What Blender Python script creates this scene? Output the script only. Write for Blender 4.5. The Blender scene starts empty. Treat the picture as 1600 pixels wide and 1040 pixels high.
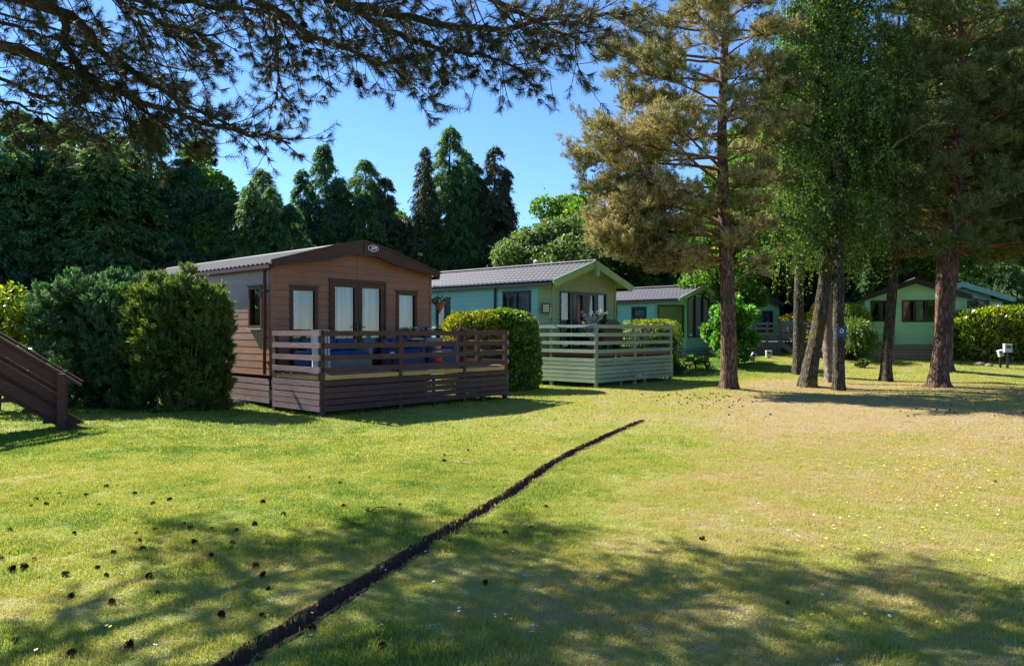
import bpy, math, random
import numpy as np
from mathutils import Vector, Matrix, Euler
R = math.radians
sc = bpy.context.scene
COL = sc.collection
EYE = 1.6; FPX = 1155.0; HOR = 517.0
# ------------------------------------------------------------------ camera, sky, sun, exposure
cam = bpy.data.cameras.new('camera'); camo = bpy.data.objects.new('camera', cam); COL.objects.link(camo)
cam.sensor_width = 36; cam.lens = 36*FPX/1600; cam.shift_y = -3/1600; cam.clip_end = 3000; cam.clip_start = .05
camo.location = (0, 0, EYE); camo.rotation_euler = (R(90), 0, 0); sc.camera = camo
SUN_AZ = -33.0; SUN_EL = 42.0
Ld = Vector((math.cos(R(SUN_AZ))*math.cos(R(SUN_EL)), math.sin(R(SUN_AZ))*math.cos(R(SUN_EL)), -math.sin(R(SUN_EL))))
sl = bpy.data.lights.new('sun', 'SUN'); sl.energy = 5.0; sl.angle = R(.55); sl.color = (1, .95, .86)
so = bpy.data.objects.new('sun', sl); COL.objects.link(so); so.location = (-20, 20, 30)
so.rotation_euler = Ld.to_track_quat('-Z', 'Y').to_euler()
w = bpy.data.worlds.new('World'); sc.world = w; w.use_nodes = True
nt = w.node_tree; nt.nodes.clear()
sky = nt.nodes.new('ShaderNodeTexSky'); sky.sky_type = 'NISHITA'; sky.sun_disc = False
sky.sun_elevation = R(SUN_EL); sky.sun_rotation = math.atan2(-Ld.x, -Ld.y)
sky.air_density = 1.0; sky.dust_density = 0; sky.ozone_density = 10.0; sky.altitude = 100
bgn = nt.nodes.new('ShaderNodeBackground'); bgn.inputs[1].default_value = .086
wo = nt.nodes.new('ShaderNodeOutputWorld')
nt.links.new(sky.outputs[0], bgn.inputs[0]); nt.links.new(bgn.outputs[0], wo.inputs[0])
sc.view_settings.view_transform = 'Standard'; sc.view_settings.look = 'None'
sc.view_settings.exposure = 1.43; sc.view_settings.gamma = 1
sc.cycles.max_bounces = 6; sc.cycles.diffuse_bounces = 3; sc.cycles.glossy_bounces = 2
sc.cycles.transmission_bounces = 3; sc.cycles.transparent_max_bounces = 8
sc.cycles.caustics_reflective = False; sc.cycles.caustics_refractive = False
sc.cycles.use_denoising = True; sc.cycles.denoising_prefilter = 'NONE'; sc.cycles.use_adaptive_sampling = False; sc.cycles.sample_clamp_indirect = 4

# ------------------------------------------------------------------ small helpers
def tag(o, label=None, cat=None, group=None, kind=None):
    if label: o['label'] = label
    if cat: o['category'] = cat
    if group: o['group'] = group
    if kind: o['kind'] = kind
    return o
def thing(name, label, cat, loc=(0, 0, 0), rz=0, group=None):
    o = bpy.data.objects.new(name, None); COL.objects.link(o)
    o.location = loc; o.rotation_euler = (0, 0, rz); o.empty_display_size = .2
    return tag(o, label, cat, group)
def link_mesh(name, me, mats, parent=None, smooth=False):
    if not isinstance(mats, (list, tuple)): mats = [mats]
    for m in mats: me.materials.append(m)
    if smooth: me.polygons.foreach_set('use_smooth', [True]*len(me.polygons))
    o = bpy.data.objects.new(name, me); COL.objects.link(o)
    if parent: o.parent = parent
    return o
def np_mesh(name, V, F, mats, parent=None, smooth=False):
    V = np.asarray(V, np.float32).reshape(-1, 3); F = np.asarray(F, np.int32)
    k = F.shape[1]
    me = bpy.data.meshes.new(name)
    me.vertices.add(len(V)); me.vertices.foreach_set('co', V.ravel())
    me.loops.add(F.size); me.loops.foreach_set('vertex_index', F.ravel())
    me.polygons.add(len(F)); me.polygons.foreach_set('loop_start', np.arange(0, F.size, k, dtype=np.int32))
    me.update(calc_edges=True)
    return link_mesh(name, me, mats, parent, smooth)
class MB:
    def __init__(s): s.v = []; s.f = []; s.m = []
    def poly(s, pts, mi=0):
        n = len(s.v); s.v += [tuple(p) for p in pts]; s.f.append(tuple(range(n, n+len(pts)))); s.m.append(mi); return s
    def box(s, a, b, mi=0, M=None):
        x0, y0, z0 = a; x1, y1, z1 = b
        P = [(x0,y0,z0),(x1,y0,z0),(x1,y1,z0),(x0,y1,z0),(x0,y0,z1),(x1,y0,z1),(x1,y1,z1),(x0,y1,z1)]
        if M is not None: P = [tuple(M @ Vector(p)) for p in P]
        n = len(s.v); s.v += P
        for q in ((0,3,2,1),(4,5,6,7),(0,1,5,4),(1,2,6,5),(2,3,7,6),(3,0,4,7)):
            s.f.append(tuple(n+i for i in q)); s.m.append(mi)
        return s
    def beam(s, p, q, w, h, mi=0, up=(0, 0, 1)):
        p = Vector(p); q = Vector(q); d = (q-p); L = d.length; d.normalize()
        up = Vector(up); sd = d.cross(up)
        if sd.length < 1e-4: sd = d.cross(Vector((0, 1, 0)))
        sd.normalize(); u2 = sd.cross(d)
        M = Matrix((( d.x, sd.x, u2.x, p.x), (d.y, sd.y, u2.y, p.y), (d.z, sd.z, u2.z, p.z), (0,0,0,1)))
        return s.box((0, -w/2, -h/2), (L, w/2, h/2), mi, M)
    def tube(s, pts, rad, seg=8, mi=0, cap=True):
        pts = [Vector(p) for p in pts]; n0 = len(s.v); k = len(pts)
        if not hasattr(rad, '__len__'): rad = [rad]*k
        ref = Vector((0.13, .27, 1)).normalized()
        for i, p in enumerate(pts):
            d = (pts[min(i+1, k-1)]-pts[max(i-1, 0)]).normalized()
            a = d.cross(ref)
            if a.length < .05: a = d.cross(Vector((1, 0, 0)))
            a.normalize(); b = d.cross(a)
            for j in range(seg):
                t = 2*math.pi*j/seg; s.v.append(tuple(p+(a*math.cos(t)+b*math.sin(t))*rad[i]))
        for i in range(k-1):
            for j in range(seg):
                j2 = (j+1) % seg
                s.f.append((n0+i*seg+j, n0+i*seg+j2, n0+(i+1)*seg+j2, n0+(i+1)*seg+j)); s.m.append(mi)
        if cap:
            s.f.append(tuple(n0+j for j in range(seg))); s.m.append(mi)
            s.f.append(tuple(n0+(k-1)*seg+j for j in reversed(range(seg)))); s.m.append(mi)
        return s
    def prism(s, outline, y0, y1, mi=0):
        """outline in x,z, extruded along y"""
        n = len(outline)
        s.poly([(x, y0, z) for x, z in outline], mi); s.poly([(x, y1, z) for x, z in reversed(outline)], mi)
        for i in range(n):
            a = outline[i]; b = outline[(i+1) % n]
            s.poly([(a[0], y0, a[1]), (a[0], y1, a[1]), (b[0], y1, b[1]), (b[0], y0, b[1])], mi)
        return s
    def lathe(s, prof, c=(0, 0, 0), seg=16, mi=0):
        n0 = len(s.v)
        for r, z in prof:
            for j in range(seg):
                t = 2*math.pi*j/seg; s.v.append((c[0]+r*math.cos(t), c[1]+r*math.sin(t), c[2]+z))
        for i in range(len(prof)-1):
            for j in range(seg):
                j2 = (j+1) % seg
                s.f.append((n0+i*seg+j, n0+i*seg+j2, n0+(i+1)*seg+j2, n0+(i+1)*seg+j)); s.m.append(mi)
        return s
    def build(s, name, mats, parent=None, smooth=False):
        me = bpy.data.meshes.new(name); me.from_pydata(s.v, [], s.f)
        if not isinstance(mats, (list, tuple)): mats = [mats]
        if len(mats) > 1: me.polygons.foreach_set('material_index', s.m)
        me.update()
        return link_mesh(name, me, mats, parent, smooth)
def sm(a, b, t):
    t = np.clip((np.asarray(t, float)-a)/(b-a), 0, 1); return t*t*(3-2*t)
_r = np.random.default_rng(5); _T = _r.random((256, 256))
def vnoise(x, y):
    x = np.asarray(x, float); y = np.asarray(y, float)
    xi = np.floor(x).astype(int); yi = np.floor(y).astype(int); fx = x-xi; fy = y-yi
    fx = fx*fx*(3-2*fx); fy = fy*fy*(3-2*fy)
    a = _T[xi % 256, yi % 256]; b = _T[(xi+1) % 256, yi % 256]; c = _T[xi % 256, (yi+1) % 256]; d = _T[(xi+1) % 256, (yi+1) % 256]
    return (a*(1-fx)+b*fx)*(1-fy)+(c*(1-fx)+d*fx)*fy
def fbm(x, y, o=4):
    t = 0; a = .5; n = 0
    for i in range(o):
        t = t+a*vnoise(x*2**i+17.3*i, y*2**i+9.1*i); n += a; a *= .5
    return t/n
def gz(x, y):
    x = np.asarray(x, float); y = np.asarray(y, float)
    h = .55*sm(22.5, 30, y)*sm(5, 10, x)+.34*sm(23, 31, y)*(1-sm(5, 10, x))
    h = h+.10*np.exp(-((x-8.3)**2+(y-22.2)**2)/2.2)+.06*np.exp(-((x-11.8)**2+(y-20.6)**2)/1.2)+.05*np.exp(-((x-5.85)**2+(y-20)**2)/.7)
    h = h+.10*np.exp(-((x+5.7)**2/1.2+(y-15.9)**2/.6))*1.0
    h = h+(fbm(x*.35, y*.35, 3)-.5)*.10*sm(4, 9, y)*(1-sm(60, 90, y))
    return h
def gzf(x, y): return float(gz(x, y))
def at(px, py, d): return Vector(((px-800)/FPX*d, d, EYE+(HOR-py)/FPX*d))
def gp(px, py):
    """ground point seen at photo pixel"""
    d = EYE*FPX/(py-HOR)
    for _ in range(12): d = (EYE-gzf((px-800)/FPX*d, d))*FPX/(py-HOR)
    x = (px-800)/FPX*d; return Vector((x, d, gzf(x, d)))

# ------------------------------------------------------------------ materials
def mat(name):
    m = bpy.data.materials.new(name); m.use_nodes = True
    n = m.node_tree.nodes; return m, m.node_tree, n, m.node_tree.links, n['Principled BSDF']
def ramp(n, L, src, cols, pos=None):
    r = n.new('ShaderNodeValToRGB'); e = r.color_ramp.elements
    pos = pos or [i/(len(cols)-1) for i in range(len(cols))]
    while len(e) < len(cols): e.new(.5)
    for i, c in enumerate(cols): e[i].position = pos[i]; e[i].color = (*c, 1)
    L.new(src, r.inputs[0]); return r.outputs[0]
def noise(n, L, scale, vec=None, detail=4, rough=.6):
    t = n.new('ShaderNodeTexNoise'); t.inputs['Scale'].default_value = scale; t.inputs['Detail'].default_value = detail; t.inputs['Roughness'].default_value = rough
    if vec is not None: L.new(vec, t.inputs['Vector'])
    return t.outputs[0]
def coords(n, L, kind='Object', scale=(1, 1, 1)):
    c = n.new('ShaderNodeTexCoord'); mp = n.new('ShaderNodeMapping'); mp.inputs['Scale'].default_value = scale
    L.new(c.outputs[kind], mp.inputs[0]); return mp.outputs[0]
def bump(n, L, b, h, st=.3, dist=.01):
    k = n.new('ShaderNodeBump'); k.inputs['Strength'].default_value = st; k.inputs['Distance'].default_value = dist
    L.new(h, k.inputs['Height']); L.new(k.outputs[0], b.inputs['Normal'])
def mixc(n, L, f, a, b, mode='MIX'):
    m = n.new('ShaderNodeMix'); m.data_type = 'RGBA'; m.blend_type = mode
    for s, v in ((m.inputs['Factor'], f), (m.inputs['A'], a), (m.inputs['B'], b)):
        if isinstance(v, (int, float)): s.default_value = v
        elif isinstance(v, tuple): s.default_value = (*v, 1)
        else: L.new(v, s)
    return m.outputs['Result']
def mathn(n, L, op, a, b=0.0, clamp=False):
    m = n.new('ShaderNodeMath'); m.operation = op; m.use_clamp = clamp
    for i, v in enumerate((a, b)):
        if isinstance(v, (int, float)): m.inputs[i].default_value = v
        else: L.new(v, m.inputs[i])
    return m.outputs[0]
def simple(name, col, rough=.6, var=.15, sc_=6, bmp=.0, spec=.4, metal=0, stretch=(1, 1, 1)):
    m, t, n, L, b = mat(name)
    v = coords(n, L, 'Object', stretch); f = noise(n, L, sc_, v, 5)
    c0 = tuple(c*(1-var) for c in col); c1 = tuple(min(1, c*(1+var)) for c in col)
    L.new(ramp(n, L, f, [c0, c1], [.3, .7]), b.inputs['Base Color'])
    b.inputs['Roughness'].default_value = rough; b.inputs['Specular IOR Level'].default_value = spec; b.inputs['Metallic'].default_value = metal
    if bmp: bump(n, L, b, f, bmp, .01)
    return m
def wood(name, c0, c1, rough=.65, spec=.3, island=.25, stretch=(1.2, 1.2, 14), bm=.35, dirt=None):
    """painted or bare board: long grain streaks, tone changes board to board, knots"""
    m, t, n, L, b = mat(name)
    v = coords(n, L, 'Object', stretch); f = noise(n, L, 3, v, 8, .65)
    col = ramp(n, L, f, [c0, c1], [.3, .72])
    g = n.new('ShaderNodeNewGeometry')
    k = mathn(n, L, 'MULTIPLY_ADD', g.outputs['Random Per Island'], island); k.node.inputs[2].default_value = 1-island/2
    col = mixc(n, L, 1.0, col, k, 'MULTIPLY')
    v2 = coords(n, L, 'Object', (3, 3, 9)); kn = n.new('ShaderNodeTexVoronoi'); kn.inputs['Scale'].default_value = 1.3; L.new(v2, kn.inputs['Vector'])
    kf = ramp(n, L, kn.outputs['Distance'], [(1, 1, 1), (0, 0, 0)], [.0, .16])
    col = mixc(n, L, kf, col, tuple(c*.45 for c in c0))
    st = noise(n, L, .9, coords(n, L, 'Object'), 4)
    col = mixc(n, L, mathn(n, L, 'MULTIPLY', ramp(n, L, st, [(0, 0, 0), (1, 1, 1)], [.45, .75]), .35), col, dirt or tuple(c*.6 for c in c0))
    L.new(col, b.inputs['Base Color']); b.inputs['Roughness'].default_value = rough; b.inputs['Specular IOR Level'].default_value = spec
    bump(n, L, b, f, bm, .004); return m
def foliage(name, cols, trans=.35, nscale=.7, rough=.55, spec=.35, tcol=None, npos=(.3, .5, .72)):
    """leaf material: tone per leaf plus patches through the plant"""
    m, t, n, L, b = mat(name)
    g = n.new('ShaderNodeNewGeometry'); oi = n.new('ShaderNodeObjectInfo')
    f = noise(n, L, nscale, coords(n, L, 'Object'), 3)
    s = mathn(n, L, 'ADD', mathn(n, L, 'MULTIPLY', g.outputs['Random Per Island'], .60), mathn(n, L, 'SUBTRACT', f, .30))
    c = ramp(n, L, s, cols, list(npos) if len(cols) == 3 else None)
    L.new(c, b.inputs['Base Color']); b.inputs['Roughness'].default_value = rough; b.inputs['Specular IOR Level'].default_value = spec
    tr = n.new('ShaderNodeBsdfTranslucent')
    c2 = mixc(n, L, 1.0, c, tcol or (1.5, 1.6, .7), 'MULTIPLY'); L.new(c2, tr.inputs[0])
    mx = n.new('ShaderNodeMixShader'); mx.inputs[0].default_value = trans
    out = n['Material Output']; L.new(b.outputs[0], mx.inputs[1]); L.new(tr.outputs[0], mx.inputs[2]); L.new(mx.outputs[0], out.inputs[0])
    return m
def bark(name, c0, c1, c2=None, scale=9, zs=.28, bm=1.0, moss=None):
    """fissured bark: stretched ridged noise with plates and flakes"""
    m, t, n, L, b = mat(name)
    v = coords(n, L, 'Object', (1, 1, zs*.8))
    n1 = noise(n, L, scale*1.5, v, 7, .62); rid = mathn(n, L, 'ABSOLUTE', mathn(n, L, 'SUBTRACT', n1, .5))
    h = ramp(n, L, rid, [(0, 0, 0), (.55, .55, .55), (1, 1, 1)], [0, .045, .15])
    n2 = noise(n, L, scale*4, coords(n, L, 'Object', (1, 1, .45)), 5, .7)
    s = mathn(n, L, 'ADD', mathn(n, L, 'MULTIPLY', h, .55), mathn(n, L, 'MULTIPLY', n2, .5))
    col = ramp(n, L, s, [c0, c1, c2 or c1], [.22, .58, .88])
    big = noise(n, L, 1.6, coords(n, L, 'Object'), 4)
    col = mixc(n, L, mathn(n, L, 'MULTIPLY', ramp(n, L, big, [(0, 0, 0), (1, 1, 1)], [.4, .7]), .35), col, tuple(x*.8 for x in c0))
    if moss: col = mixc(n, L, ramp(n, L, big, [(0, 0, 0), (.8, .8, .8)], [.5, .62]), col, moss)
    L.new(col, b.inputs['Base Color']); b.inputs['Roughness'].default_value = .9; b.inputs['Specular IOR Level'].default_value = .15
    bump(n, L, b, s, bm, .05); return m

M = {}
M['brown_clad'] = wood('brown_cladding', (.27, .115, .065), (.38, .175, .105), .55, .25, .12, (.6, .6, 18), .3)
M['brown_side'] = wood('brown_side_cladding', (.25, .11, .06), (.42, .20, .12), .45, .45, .2, (.6, .6, 18), .5)
M['brown_trim'] = wood('brown_trim', (.06, .025, .018), (.10, .043, .03), .5, .2, .1, (1, 1, 12), .15)
M['deck_brown'] = wood('brown_stained_timber', (.062, .028, .025), (.125, .06, .053), .6, .25, .3, (1.5, 1.5, 16), .45)
M['deck_brown_pale'] = wood('pale_brown_timber', (.17, .105, .10), (.33, .23, .22), .7, .3, .25, (1.5, 1.5, 16), .5, (.08, .045, .045))  # paler brown for decking sides, floor and chalet skirting
M['raw_wood'] = wood('raw_softwood', (.50, .27, .08), (.72, .44, .16), .7, .3, .2, (1, 1, 14), .3)
M['green_clad'] = wood('sage_green_cladding', (.27, .34, .17), (.33, .40, .22), .45, .4, .06, (.5, .5, 6), .08)
M['teal_clad'] = wood('teal_green_cladding', (.24, .47, .35), (.29, .54, .41), .4, .5, .06, (.5, .5, 6), .08)
M['mint_clad'] = wood('mint_green_cladding', (.24, .52, .33), (.29, .58, .38), .45, .4, .06, (.5, .5, 6), .08)
M['bright_clad'] = wood('bright_green_cladding', (.36, .68, .34), (.42, .74, .39), .5, .4, .08, (.5, .5, 6), .08)
M['pale_turq'] = wood('pale_turquoise_cladding', (.21, .39, .34), (.26, .46, .40), .4, .5, .06, (.5, .5, 6), .08)
M['tan_clad'] = wood('tan_cladding', (.30, .14, .06), (.38, .19, .09), .5, .4, .1, (.5, .5, 6), .1)
M['green_trim'] = simple('green_trim_paint', (.26, .42, .20), .4, .08)
M['green_deck'] = wood('sage_painted_timber', (.22, .29, .19), (.35, .43, .30), .65, .3, .22, (1.5, 1.5, 14), .35, (.11, .15, .09))
M['skirt_blue'] = wood('blue_grey_skirting', (.19, .30, .31), (.27, .40, .41), .6, .3, .25, (1.5, 1.5, 14), .3)
M['skirt_tan'] = wood('weathered_tan_skirting', (.34, .29, .18), (.52, .46, .30), .7, .3, .3, (1.5, 1.5, 14), .35)
M['grey_wood'] = wood('grey_weathered_timber', (.20, .17, .14), (.38, .34, .29), .75, .25, .3, (1.5, 1.5, 14), .4)
M['dark_frame'] = simple('dark_window_frame', (.018, .016, .018), .35, .2, 6, 0, .5)
M['brown_frame'] = wood('brown_window_frame', (.08, .030, .018), (.12, .05, .03), .5, .2, .08, (1, 1, 12), .1)
M['cream'] = simple('cream_fabric', (.62, .62, .52), .8, .08)
M['white'] = simple('white_plastic', (.75, .76, .75), .4, .05)
M['grey_pl'] = simple('pale_grey_plastic', (.40, .46, .44), .45, .08)
M['navy'] = simple('navy_enamel', (.025, .06, .11), .35, .1)
M['soil'] = simple('dark_soil', (.07, .042, .028), .95, .5, 40, .8, .1)
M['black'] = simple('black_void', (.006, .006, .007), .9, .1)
M['red'] = simple('red_cloth', (.5, .06, .06), .8, .15); M['skin'] = simple('pink_painted_clay', (.75, .36, .28), .5, .06)
M['orange'] = simple('orange_felt', (.6, .2, .07), .7, .1)
M['blue_cush'] = simple('navy_cushion', (.03, .07, .20), .85, .25, 30)
M['terracotta'] = simple('terracotta', (.35, .13, .07), .8, .15)
M['bbq_brown'] = simple('red_brown_enamel', (.16, .055, .04), .5, .15)
M['rock'] = simple('rough_stone', (.20, .17, .14), .9, .35, 12, .8, .2)
M['cone'] = simple('pine_cone_scales', (.05, .026, .016), .9, .45, 60, .2, .15)
M['petal_y'] = simple('yellow_petal', (.75, .55, .02), .6, .1); M['petal_w'] = simple('white_petal', (.8, .8, .78), .6, .05)
M['dead_twig'] = simple('dead_twig', (.30, .24, .18), .85, .2, 20)

def roofmat(name, c0, c1):
    m, t, n, L, b = mat(name)
    g = noise(n, L, 14, coords(n, L, 'Object'), 6); s = noise(n, L, 1.1, coords(n, L, 'Object'), 4)
    c = mixc(n, L, mathn(n, L, 'MULTIPLY', s, .5), ramp(n, L, g, [c0, c1], [.35, .7]), tuple(x*.5 for x in c0))
    L.new(c, b.inputs['Base Color']); b.inputs['Roughness'].default_value = .62; b.inputs['Specular IOR Level'].default_value = .3
    bump(n, L, b, g, .25, .004); return m
M['roof'] = roofmat('charcoal_roof_tiles', (.06, .06, .072), (.105, .105, .125))
M['roof_dark'] = roofmat('dark_roof_tiles', (.07, .07, .075), (.12, .12, .125)); M['roof_dark'].node_tree.nodes['Principled BSDF'].inputs['Roughness'].default_value = .85; M['roof_dark'].node_tree.nodes['Principled BSDF'].inputs['Specular IOR Level'].default_value = .15

def glassmat():
    m, t, n, L, b = mat('window_glass'); n.remove(b)
    tr = n.new('ShaderNodeBsdfTransparent'); tr.inputs[0].default_value = (.86, .92, .90, 1)
    gl = n.new('ShaderNodeBsdfGlossy'); gl.inputs['Roughness'].default_value = .01
    fr = n.new('ShaderNodeFresnel'); fr.inputs[0].default_value = 1.75
    w_ = noise(n, L, 1.3, coords(n, L, 'Object'), 1); bp = n.new('ShaderNodeBump'); bp.inputs['Strength'].default_value = .08; bp.inputs['Distance'].default_value = .05
    L.new(w_, bp.inputs['Height']); L.new(bp.outputs[0], gl.inputs['Normal'])
    mx = n.new('ShaderNodeMixShader'); L.new(mathn(n, L, 'ADD', fr.outputs[0], .05), mx.inputs[0]); L.new(tr.outputs[0], mx.inputs[1]); L.new(gl.outputs[0], mx.inputs[2])
    L.new(mx.outputs[0], n['Material Output'].inputs[0]); return m
M['glass'] = glassmat()
def curtainmat(name, col):
    m, t, n, L, b = mat(name)
    f = noise(n, L, 5, coords(n, L, 'Object', (1.2, 1.2, .03)), 2)
    L.new(ramp(n, L, f, [tuple(c*.18 for c in col), tuple(c*.7 for c in col), col], [.38, .47, .56]), b.inputs['Base Color']); b.inputs['Roughness'].default_value = .9  # dark upright streaks paint the shade between folds into the cloth colour
    return m
M['curtain'] = curtainmat('pale_curtain', (.70, .78, .82)); M['blind_or_reflection'] = curtainmat('tan_blind', (.42, .34, .26))
def weavemat(name, c0, c1):
    m, t, n, L, b = mat(name)
    wv = n.new('ShaderNodeTexBrick'); wv.inputs['Scale'].default_value = 18; wv.inputs['Color1'].default_value = (*c0, 1); wv.inputs['Color2'].default_value = (*c1, 1); wv.inputs['Mortar'].default_value = (.02, .02, .03, 1)
    wv.inputs['Mortar Size'].default_value = .03
    v = coords(n, L, 'Object'); 
    sp = n.new('ShaderNodeSeparateXYZ'); L.new(v, sp.inputs[0]); cb = n.new('ShaderNodeCombineXYZ')
    L.new(mathn(n, L, 'ADD', sp.outputs[0], sp.outputs[1]), cb.inputs[0]); L.new(sp.outputs[2], cb.inputs[1]); L.new(cb.outputs[0], wv.inputs['Vector'])
    L.new(wv.outputs[0], b.inputs['Base Color']); b.inputs['Roughness'].default_value = .6; bump(n, L, b, wv.outputs['Fac'], .5, .01); return m
M['wicker'] = weavemat('grey_wicker', (.30, .30, .28), (.42, .42, .40)); M['wicker_blue'] = weavemat('blue_grey_wicker', (.10, .14, .22), (.18, .22, .30))

# turf: colour follows a 'dry' value stored on the ground and on every grass tuft
def turf(name, blade):
    m, t, n, L, b = mat(name)
    a = n.new('ShaderNodeAttribute'); a.attribute_name = 'dry'; a.attribute_type = 'INSTANCER' if blade else 'GEOMETRY'
    g = n.new('ShaderNodeNewGeometry'); oi = n.new('ShaderNodeObjectInfo')
    p = g.outputs['Position']
    f1 = noise(n, L, 2.2, p, 5, .65); f2 = noise(n, L, 30, p, 3, .7); f3 = noise(n, L, 90, p, 2, .7)
    s = mathn(n, L, 'ADD', a.outputs['Fac'], mathn(n, L, 'MULTIPLY', mathn(n, L, 'SUBTRACT', f1, .5), .45))
    s = mathn(n, L, 'ADD', s, mathn(n, L, 'MULTIPLY', mathn(n, L, 'SUBTRACT', f2, .5), .55 if not blade else .15))
    if blade: s = mathn(n, L, 'ADD', s, mathn(n, L, 'MULTIPLY', mathn(n, L, 'SUBTRACT', mathn(n, L, 'ADD', mathn(n, L, 'MULTIPLY', oi.outputs['Random'], .35), mathn(n, L, 'MULTIPLY', g.outputs['Random Per Island'], .65)), .5), .95))
    c = ramp(n, L, s, [(.10, .20, .028), (.37, .415, .08), (.43, .38, .13), (.50, .385, .215)], [.0, .30, .60, .95])
    if not blade:
        v = ramp(n, L, f3, [(.45, .47, .42), (1.15, 1.15, 1.15)], [.34, .58]); c = mixc(n, L, 1, c, v, 'MULTIPLY')
        bump(n, L, b, mathn(n, L, 'ADD', f2, f3), .9, .05)
    L.new(c, b.inputs['Base Color']); b.inputs['Roughness'].default_value = .75; b.inputs['Specular IOR Level'].default_value = .2
    if blade:
        tr = n.new('ShaderNodeBsdfTranslucent'); L.new(mixc(n, L, 1.0, c, (1.5, 1.45, .8), 'MULTIPLY'), tr.inputs[0])
        mx = n.new('ShaderNodeMixShader'); mx.inputs[0].default_value = .38
        L.new(b.outputs[0], mx.inputs[1]); L.new(tr.outputs[0], mx.inputs[2]); L.new(mx.outputs[0], n['Material Output'].inputs[0])
    return m
M['turf'] = turf('turf_ground', False); M['blade'] = turf('grass_blades', True)

F_ = {}
F_['conifer'] = foliage('dark_cypress_foliage', [(.022, .07, .028), (.07, .15, .055), (.18, .27, .085)], .42, .35)
F_['conifer_blue'] = foliage('blue_green_cypress_foliage', [(.022, .07, .04), (.06, .145, .075), (.13, .23, .10)], .4, .35)
F_['conifer_dull'] = foliage('dull_conifer_foliage', [(.03, .04, .018), (.06, .075, .03), (.10, .10, .045)], .15, .35)
F_['decid'] = foliage('fresh_leaf_foliage', [(.05, .11, .015), (.10, .20, .025), (.17, .29, .035)], .42, .5)
F_['decid_grey'] = foliage('grey_green_leaf_foliage', [(.06, .10, .035), (.12, .18, .06), (.20, .27, .10)], .35, .5)
F_['birch'] = foliage('birch_foliage', [(.04, .09, .018), (.09, .17, .03), (.17, .26, .05)], .45, .6)
F_['pine_gold'] = foliage('browning_pine_needles', [(.08, .12, .05), (.20, .215, .085), (.50, .40, .18)], .3, .55, tcol=(1.3, 1.2, .8), npos=(.2, .45, .72))
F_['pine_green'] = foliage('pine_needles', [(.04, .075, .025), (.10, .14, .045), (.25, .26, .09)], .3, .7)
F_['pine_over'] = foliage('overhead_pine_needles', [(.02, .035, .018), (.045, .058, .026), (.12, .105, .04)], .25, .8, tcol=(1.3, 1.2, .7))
F_['juniper_b'] = foliage('bluish_conifer_shrub_foliage', [(.022, .065, .035), (.065, .15, .08), (.17, .29, .12)], .3, 1.6)
F_['juniper_y'] = foliage('yellowish_conifer_shrub_foliage', [(.03, .075, .03), (.075, .14, .04), (.24, .27, .04)], .3, 1.2)
F_['laurel'] = foliage('golden_hedge_leaves', [(.05, .12, .015), (.17, .26, .02), (.42, .40, .02)], .35, 1.4, .4, .5)
F_['laurel_g'] = foliage('green_hedge_leaves', [(.04, .10, .015), (.10, .20, .025), (.24, .33, .03)], .35, 1.4, .4, .5)
F_['shrub'] = foliage('bright_shrub_leaves', [(.045, .14, .02), (.09, .25, .03), (.17, .36, .05)], .4, 1.4, .45, .4)
F_['gold'] = foliage('gold_conifer_foliage', [(.10, .15, .02), (.28, .28, .02), (.5, .42, .02)], .3, 1.4)
F_['silver'] = foliage('silver_leaves', [(.3, .34, .36), (.45, .5, .52), (.6, .65, .68)], .3, 2)
B_ = {}
B_['pine'] = bark('pine_bark', (.05, .028, .02), (.20, .12, .085), (.40, .27, .21), 11, .25, 1.0)
B_['dark'] = bark('dark_rough_bark', (.025, .02, .015), (.10, .085, .065), (.25, .22, .18), 13, .3, 1.0)
B_['mossy'] = bark('mossy_rough_bark', (.022, .018, .012), (.11, .09, .065), (.28, .24, .18), 13, .3, 1.0, (.20, .17, .035))
B_['pale'] = bark('pale_flaky_bark', (.09, .06, .045), (.28, .21, .17), (.50, .42, .36), 14, .35, .8)
B_['limb'] = bark('orange_limb_bark', (.10, .05, .03), (.30, .15, .08), (.42, .24, .14), 16, .4, .6)
B_['twig'] = bark('dark_twig_bark', (.03, .02, .016), (.09, .06, .045), (.15, .10, .075), 16, .4, .5)
B_['bare'] = bark('bleached_dead_bark', (.16, .13, .10), (.38, .33, .27), (.55, .5, .42), 16, .4, .5)
# ------------------------------------------------------------------ foliage helpers
def unit(a): return a/np.maximum(np.linalg.norm(a, axis=-1, keepdims=True), 1e-9)
def leaf_mesh(name, C, D, ln, wd, m, parent, g, kind='rhomb', jit=.3):
    C = np.asarray(C, float).reshape(-1, 3); D = unit(np.asarray(D, float).reshape(-1, 3)); n = len(C)
    S = unit(np.cross(D, g.standard_normal((n, 3)))); l = ln*(1+jit*(g.random((n, 1))*2-1)); w_ = wd*(1+jit*(g.random((n, 1))*2-1))
    if kind == 'rhomb':
        N = np.cross(D, S)
        V = np.stack([C, C+D*l*.45+S*w_/2+N*w_*.12, C+D*l, C+D*l*.45-S*w_/2+N*w_*.12], 1); F = np.arange(n*4).reshape(n, 4)
    else:
        V = np.stack([C-S*w_/2, C+S*w_/2, C+D*l], 1); F = np.arange(n*3).reshape(n, 3)
    return np_mesh(name, V, F, m, parent)
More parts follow.
